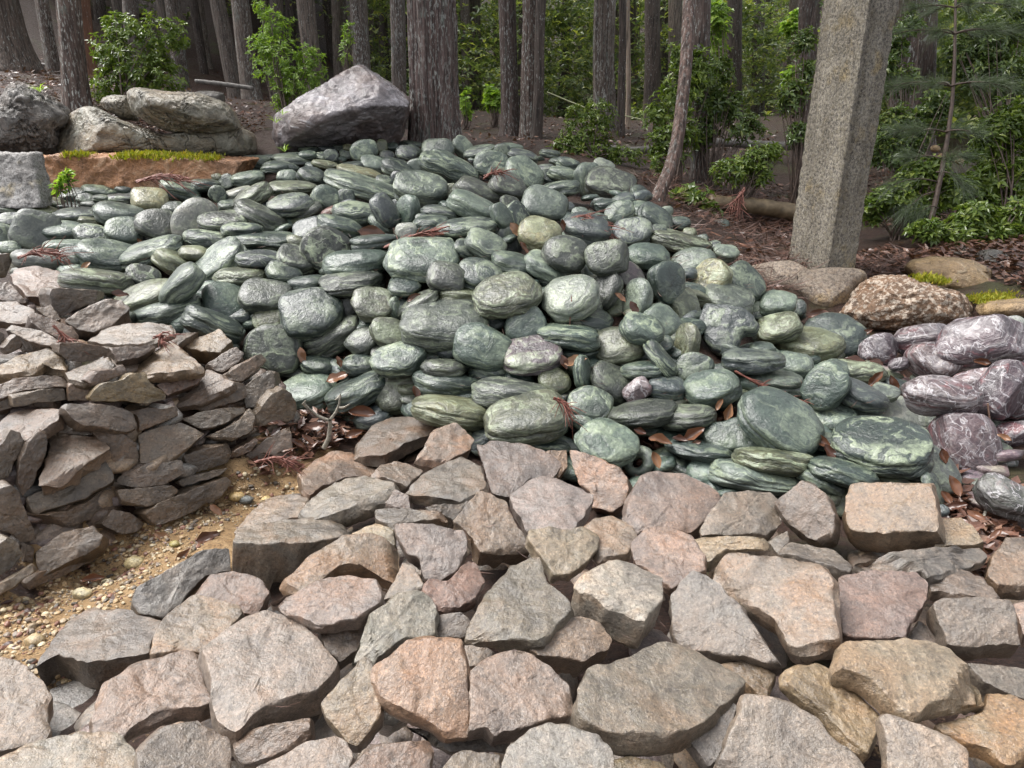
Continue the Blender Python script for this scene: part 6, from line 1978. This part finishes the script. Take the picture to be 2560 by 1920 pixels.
# ----------------------------------------------------------------------------- dead leaves
def leaf_mesh(L, W, curl, rng):
    nu, nv = 9, 5
    u = np.linspace(0, 1, nu); v = np.linspace(-1, 1, nv)
    U, Vv = np.meshgrid(u, v, indexing='ij')
    wid = W / 2 * np.sin(np.clip(U, .0, 1) * math.pi) ** .75 * (1 - .15 * U) * (1 + .5 * fbm(np.stack([U * 4, Vv * 0 + 3, U * 0], -1) + rng.uniform(0, 30, 3), 2))
    x = (U - .5) * L; y = wid * Vv
    z = curl * L * (.9 * (Vv ** 2) * np.sin(U * math.pi) * .35 + .5 * (U - .5) ** 2) + .012 * L * np.sin(U * 38) * abs(Vv) + .16 * L * fbm(np.stack([U * 2.2, Vv * 1.0, np.zeros_like(U)], -1) + rng.uniform(0, 30, 3), 2)
    V = np.stack([x, y, z], -1).reshape(-1, 3)
    I = np.arange(nu * nv).reshape(nu, nv)
    F = np.stack([I[:-1, :-1], I[1:, :-1], I[1:, 1:], I[:-1, 1:]], -1).reshape(-1, 4)
    V2 = V - np.array([0, 0, .0012]); n = len(V)          # real, if slight, thickness
    return np.concatenate([V, V2]), np.concatenate([F, F[:, ::-1] + n])
LEAVES = '''
1735 1085 62 -30 .5|large brown leaf curled against the flat topped slab
1700 1100 40 10 .6|brown leaf tucked under the black stone with a gold edge
1820 1030 46 -70 .6|upright brown leaf below the rounded dark green stone
1800 1012 34 -60 .5|small brown leaf behind the upright one
1650 1105 60 15 .7|pale brown crinkled leaf right of the pale mint disc
1640 1150 46 70 .6|brown leaf hanging below the crinkled pale one
1740 1108 30 -20 .4|brown leaf tip by the flat topped slab's corner
1600 1080 34 20 .5|brown leaf by the pale mint disc's upper edge
2050 1105 58 35 .5|dark brown leaf left of the large banded stone
2075 1130 46 60 .5|brown leaf below the dark leaf by the banded stone
2268 1075 46 62 .25|dark leaf with a stalk on the white stone
2190 948 52 -50 .4|tan brown leaf standing by the small silvery stone
2232 962 50 75 .5|curled brown leaf right of the small silvery stone
2140 905 60 12 .3|red brown leaf under the yellow streaked wide stone
2190 905 36 20 .3|red brown leaf nearer the plum round stone
2048 788 62 -3 .3|red brown leaf under the rusty conglomerate
2168 832 30 -30 .4|orange brown leaf between the conglomerate and plum stone
2385 1215 56 70 .4|orange brown leaf by the upright pale grey slab
2365 1245 40 60 .5|brown leaf at the grey slab's foot
2395 1265 46 -10 .3|mauve brown leaf below the tall plum boulder
2470 1210 50 -20 .5|brown leaf under the tall plum boulder's corner
2455 905 40 10 .6|dry torn leaf on the angular maroon chunk
2510 1095 34 30 .5|ragged leaf on the reddish veined purple stone
2440 1290 46 30 .3|dark leaf on the litter below the purple heap
2490 1335 40 -40 .3|dark leaf in the litter's lower corner
2360 1140 40 80 .4|brown leaf wedged beside the tall plum boulder
755 890 46 78 .4|pinkish brown leaf beside the large dark boulder
848 905 34 70 .3|small red leaf behind the dark slab
845 945 60 -20 .4|brown leaf in the litter above the dark slab
905 1035 66 5 .5|broad shiny brown leaf at the top of the litter
870 1030 50 -10 .4|brown leaf beside the forked twig
770 1100 40 40 .4|brown leaf low in the litter patch
790 1065 50 -5 .3|long purple brown leaf in the litter patch
742 1110 44 30 .5|pale torn leaf at the reddish base slab's edge
820 1085 44 60 .3|flat brown leaf near the forked twig's foot
885 1085 48 -20 .3|mauve leaf against the dark wedge slab
1040 985 44 70 .5|curled brown leaf on the olive dome
1205 505 50 40 .3|orange red leaf between the pebbles by the crest
930 583 70 8 .2|dark red leaf under the small cream capped stone
1290 575 46 50 .3|red leaf left of the yellow green veined stone
1310 620 40 55 .3|red brown leaf below the yellow green veined stone
1408 562 30 80 .3|red leaf at the red sprig's root
215 665 28 -40 .5|red leaf beside the green slab with rusty flecks
350 606 22 60 .5|orange red leaf between the green blocks
300 735 40 10 .3|dark red leaf by the long slab with a rust spot
1035 745 40 -30 .4|rust leaf beside the dark folded sliver
1550 745 36 40 .4|mauve leaf between the jade upright and teal block
1410 905 40 70 .4|brown leaf beside the upright pale blade
1440 905 60 -15 .3|orange brown leaf behind the pale wedge
1585 770 40 60 .2|brown leaf scrap by the grey cleft stone
520 1345 60 -25 .4|dark crinkled leaf lying at the gravel's far edge
455 1395 56 -55 .4|ribbed brown leaf at the gravel beside the grey slab
405 1345 44 30 .5|pale red leaf on the gravel
232 1450 54 -8 .6|rolled red leaf on the gravel
540 1275 40 40 .3|mauve leaf fragment on the gravel
'''
def place_leaf(row, seed):
    left, lab = row.split('|'); x, y, l, a, c = map(float, left.split())
    rng = np.random.default_rng(seed)
    dep = hit(x, y) - .075
    if y > 1255 and x < 600: dep = hit(x, y) - .02
    L = l * dep / FPX
    V, F = leaf_mesh(L, L * rng.uniform(.42, .55), c * 1.3, rng)
    r, dn, w = cam_axes(x, y); a = math.radians(a)
    u = r * math.cos(a) + dn * math.sin(a)
    n = unit(w * .75 + UP * .6 + rng.normal(0, .2, 3)); n = unit(n - (n @ u) * u); m = np.cross(n, u)
    o = link('dead_leaf', mesh_np('dead_leaf', V, F), M_DEAD, loc=at(x, y, dep), rot=np.stack([u, m, n], 1))
    tag(o, lab, 'leaf', 'dead leaves caught between the stones')
for k, row in enumerate(LEAVES.strip().splitlines()): place_leaf(row, 700 + k)

def litter(name, polys, size, mat, label, seed, lift=.0, needles=False):
    rng = np.random.default_rng(seed)
    C, D, N, Ls = [], [], [], []
    for poly, count in polys:
        P = np.array(poly, float); lo, hi = P.min(0), P.max(0); k = 0
        while k < count:
            x, y = rng.uniform(lo, hi)
            if not in_poly(poly, x, y): continue
            d = hit(x, y); q = at(x, y, d)
            z = float(soil(q[0], q[1])[0]) + lift + rng.uniform(0, .05)
            C.append((q[0], q[1], z)); a = rng.uniform(0, 6.3)
            D.append((math.cos(a), math.sin(a), rng.normal(0, .25))); N.append((rng.normal(0, .35), rng.normal(0, .35), 1)); Ls.append(rng.uniform(*size)); k += 1
    C, D, N, Ls = map(np.array, (C, D, N, Ls))
    D /= np.linalg.norm(D, axis=1)[:, None]; N /= np.linalg.norm(N, axis=1)[:, None]
    V, F = leaves_mesh(C, D, N, Ls, Ls * (.035 if needles else .45), fold=.15, droop=-.12)
    tag(link(name, mesh_np(name, V, F, smooth=False), mat), label, kind='stuff')
litter('leaf_litter', [([(640, 1180), (650, 1080), (700, 930), (760, 880), (860, 880), (960, 940), (960, 1040), (880, 1080), (760, 1160)], 900),
                       ([(1560, 1180), (1600, 1050), (1700, 990), (1870, 960), (1900, 1030), (1760, 1110), (1700, 1200)], 350),
                       ([(2330, 1330), (2330, 1200), (2340, 1060), (2420, 1180), (2560, 1160), (2560, 1340), (2460, 1380)], 900),
                       ([(2150, 960), (2180, 880), (2280, 900), (2300, 1010), (2250, 1000)], 160),
                       ([(2020, 1130), (2060, 1080), (2120, 1120), (2120, 1180)], 80)], (.04, .085), M_LITTER, 'brown leaf litter lying between the stones', 21, -.0)
litter('pile_needles', [([(100, 520), (600, 430), (1100, 400), (1450, 450), (1700, 560), (1900, 760), (2200, 900), (2250, 1100), (1700, 1100), (1000, 1000), (700, 860), (300, 660)], 420), ([(700, 1250), (1300, 1180), (2400, 1330), (2500, 1900), (300, 1900)], 60)], (.03, .08), M_NEEDLES_DRY, 'dry needles and bits caught on the heaped stones', 24, .16, True)
litter('forest_litter', [([(1650, 640), (1640, 560), (1560, 450), (1700, 420), (2000, 470), (2100, 640), (2360, 600), (2480, 680), (2150, 700), (1900, 690)], 2600),
                         ([(0, 330), (0, 150), (250, 130), (700, 200), (660, 340), (300, 330)], 3200),
                         ([(1150, 350), (1200, 270), (1450, 280), (1960, 330), (1900, 420), (1450, 400)], 1600), ([(2140, 560), (2140, 420), (2560, 480), (2560, 680)], 1200), ([(2330, 640), (2400, 590), (2620, 560), (2620, 740), (2480, 700)], 900)], (.05, .10), M_LITTER, 'brown forest litter on the slope and under the trees', 22, .0)
litter('needle_litter', [([(1650, 660), (1640, 560), (1560, 450), (1700, 430), (2000, 520), (2100, 690), (2360, 620), (2150, 720), (1900, 700)], 5200), ([(0, 330), (0, 180), (250, 170), (700, 230), (640, 330), (300, 330)], 1800)],
       (.10, .24), M_NEEDLES_DRY, 'dry cedar needles strewn over the soil by the pillar', 23, .01, True)

# ----------------------------------------------------------------------------- gravel in the gap
litter('gravel_litter', [([(-20, 1660), (-20, 1500), (250, 1340), (560, 1185), (740, 1110), (740, 1200), (480, 1390), (330, 1500)], 210)], (.015, .045), M_LITTER, 'small scraps of dead leaf on the gravel', 25, -.03)

def gravel():
    rng = np.random.default_rng(31)
    M = Mat('gravel'); t, _ = M.tint(True); v = M.coords(rnd=False)
    M.out(M.mix(t, M.mix(t, (1.6, 1.6, 1.5), 1.0, 'MULTIPLY'), M.ramp(M.noise(v, 160, 3), [(.5, 0.), (.7, .7)])), .5, M.bump(M.noise(v, 120, 4), .5, .004))
    poly = [(-20, 1700), (-20, 1500), (250, 1340), (560, 1185), (740, 1110), (765, 1190), (610, 1270), (480, 1390), (330, 1500), (200, 1640), (100, 1700)]
    S, F = ICO[2]
    P = np.array(poly, float); lo, hi = P.min(0), P.max(0)
    Vs, Fs, Cs, o, k = [], [], [], 0, 0
    tones = [(.28, .19, .10), (.34, .25, .14), (.24, .18, .11), (.14, .11, .085), (.30, .23, .15), (.09, .075, .06), (.36, .30, .20), (.16, .075, .05)]
    while k < 1900:
        x, y = rng.uniform(lo, hi)
        if not in_poly(poly, x, y): continue
        d = hit(x, y); q = at(x, y, d); s = .0035 + .011 * rng.random() ** 3
        V = cut_planes(S * (1 + .25 * fbm(S * 1.3 + rng.uniform(0, 50, 3), 2))[:, None], 3, rng, np.ones(3), .6, .9) * np.array([s, s * rng.uniform(.6, 1), s * rng.uniform(.45, .8)])
        a = rng.uniform(0, 6.3); R = np.array([[math.cos(a), -math.sin(a), 0], [math.sin(a), math.cos(a), 0], [0, 0, 1]])
        z = float(soil(q[0], q[1])[0]) + s * .3
        Vs.append(V @ R.T + np.array([q[0], q[1], z])); Fs.append(F + o); o += len(V)
        Cs.append(np.tile(np.array(tones[rng.integers(len(tones))]) * rng.uniform(.8, 1.2), (len(V), 1))); k += 1
    tag(link('gravel', mesh_np('gravel', np.concatenate(Vs), np.concatenate(Fs), smooth=False, colattr=np.concatenate(Cs)), M.m), 'yellowish gravel covering the bare ground', kind='stuff')
gravel()
for k, (x, y, r, tone, lab) in enumerate(((590, 1232, 20, (.42, .31, .14), 'yellow pebble by the long base stone'), (615, 1240, 17, (.13, .14, .13), 'grey pebble touching the yellow one'), (663, 1232, 14, (.44, .33, .14), 'small yellow pebble right of the grey one'),
        (207, 1487, 24, (.46, .40, .24), 'pale knobbly pebble in the middle of the gravel'), (335, 1402, 26, (.30, .25, .13), 'flat olive pebble on the gravel'), (85, 1603, 26, (.26, .21, .12), 'large dull pebble near the gravel\'s lower end'), (268, 1452, 16, (.22, .2, .13), 'greyish pebble beside the rolled red leaf'),
        (438, 1366, 14, (.24, .2, .06), 'mossy pebble near the grey slab'), (70, 1528, 11, (.05, .025, .02), 'dark cone lying alone on the gravel'), (20, 1607, 11, (.045, .022, .02), 'dark cone close to the picture\'s edge'), (320, 1424, 9, (.06, .025, .02), 'dark cone below the flat olive pebble'), (236, 1496, 8, (.04, .025, .02), 'dark seed beside the pale knobbly pebble'))):
    rng = np.random.default_rng(60 + k); d = hit(x, y); s = r * d / FPX
    S, F = ICO[3]
    V = cut_planes(S * (1 + .2 * fbm(S * 1.5 + k * 7, 3))[:, None], 4, rng, np.ones(3), .65, .95) * np.array([s, s * .8, s * .6])
    q = at(x, y, d); q[2] = float(soil(q[0], q[1])[0]) + .35 * s
    o = link('pebble' if k < 8 else 'cedar_cone', mesh_np('pebble', V, F), MAT_SAND, loc=q)
    o.color = (*tone, .2)
    tag(o, lab, 'pebble' if k < 8 else 'cone', 'pebbles and cones on the gravel')

# ----------------------------------------------------------------------------- grass tufts on the boulders
for x, y, dep, lab in ((690, 300, 7.2, 'pale grass tuft at the tall boulder\'s foot'), (706, 280, 7.25, 'pale grass tuft halfway up the tall boulder\'s left edge'), (100, 222, 6.6, 'dry grass tuft on the dark layered boulder'), (712, 372, 7.15, 'small grass tuft low beside the tall boulder')):
    rng = np.random.default_rng(int(x)); o3 = at(x, y + 8, dep); n = 14
    a = rng.uniform(0, 6.3, n); L = rng.uniform(.06, .15, n)
    D = np.stack([np.cos(a) * .7, np.sin(a) * .7, rng.uniform(.4, 1, n)], -1); D /= np.linalg.norm(D, axis=1)[:, None]
    V, F = leaves_mesh(np.repeat(o3[None], n, 0), D, np.tile(UP, (n, 1)) + rng.normal(0, .3, (n, 3)), L, L * .07, droop=.35)
    tag(link('grass_tuft', mesh_np('grass_tuft', V - o3, F), M_LB, loc=o3), lab, 'grass tuft')

# ----------------------------------------------------------------------------- labels of the stones
def rel_word(dx, dy):
    a = math.degrees(math.atan2(dy, dx))
    for lo, hi, w in ((-30, 30, 'right of'), (30, 60, 'below and right of'), (60, 120, 'below'), (120, 150, 'below and left of'), (-60, -30, 'above and right of'), (-120, -60, 'above'), (-150, -120, 'above and left of')):
        if lo <= a < hi: return w
    return 'left of'

def label_stones(items, noun, where, extra=()):
    marks = [it for it in items if it['nick']] + list(extra)
    used = set()
    for it in items:
        if it['nick']:
            lab = it['nick'] + where
            it['obj']['label'] = lab; used.add(lab)
    rest = [it for it in items if not it['nick']]
    for it in rest:
        done = None
        near = sorted(marks, key=lambda m: math.hypot(m['px'] - it['px'], m['py'] - it['py']))
        for m in near[:7]:
            dx, dy = it['px'] - m['px'], it['py'] - m['py']; L = math.hypot(dx, dy); w = rel_word(dx, dy)
            peers = [o for o in rest if o is not it and o['desc'] == it['desc'] and rel_word(o['px'] - m['px'], o['py'] - m['py']) == w]
            dist = sorted(math.hypot(o['px'] - m['px'], o['py'] - m['py']) for o in peers)
            first = not dist or L < dist[0] * .8
            if not first: continue
            lab = f"{it['desc']} {noun} {'just ' if L < (m['a'] + it['a']) * 1.35 else ''}{w} the {m['nick']}"
            if lab not in used and len(lab.split()) <= 16: done = lab; break
        if not done:
            for i in range(6):
                for j in range(i + 1, 7):
                    a, b = near[i], near[j]
                    lab = f"{it['desc']} {noun} between the {a['nick']} and the {b['nick']}"
                    if len(lab.split()) <= 16 and lab not in used: done = lab; break
                if done: break
        if not done:
            m = near[0]; done = f"{it['desc']} {noun} close to the {m['nick']}"
            c = 2
            done = done[:140]
        used.add(done); it['obj']['label'] = done
label_stones(ITEMS_G, 'stone', '')
label_stones(ITEMS_P, 'stone', '')
label_stones(ITEMS_B, 'slab', '')
label_stones(ITEMS_S, 'stone', '', [])
for o in bpy.data.objects:
    l = o.get('label')
    if l and len(l.split()) < 4 and o.get('category') == 'stone':
        o['label'] = l + {'green_stone': ' in the green heap', 'purple_stone': ' in the purple heap', 'brown_stone': ' among the brown ones'}.get(o.name.split('.')[0], ' among the stones')
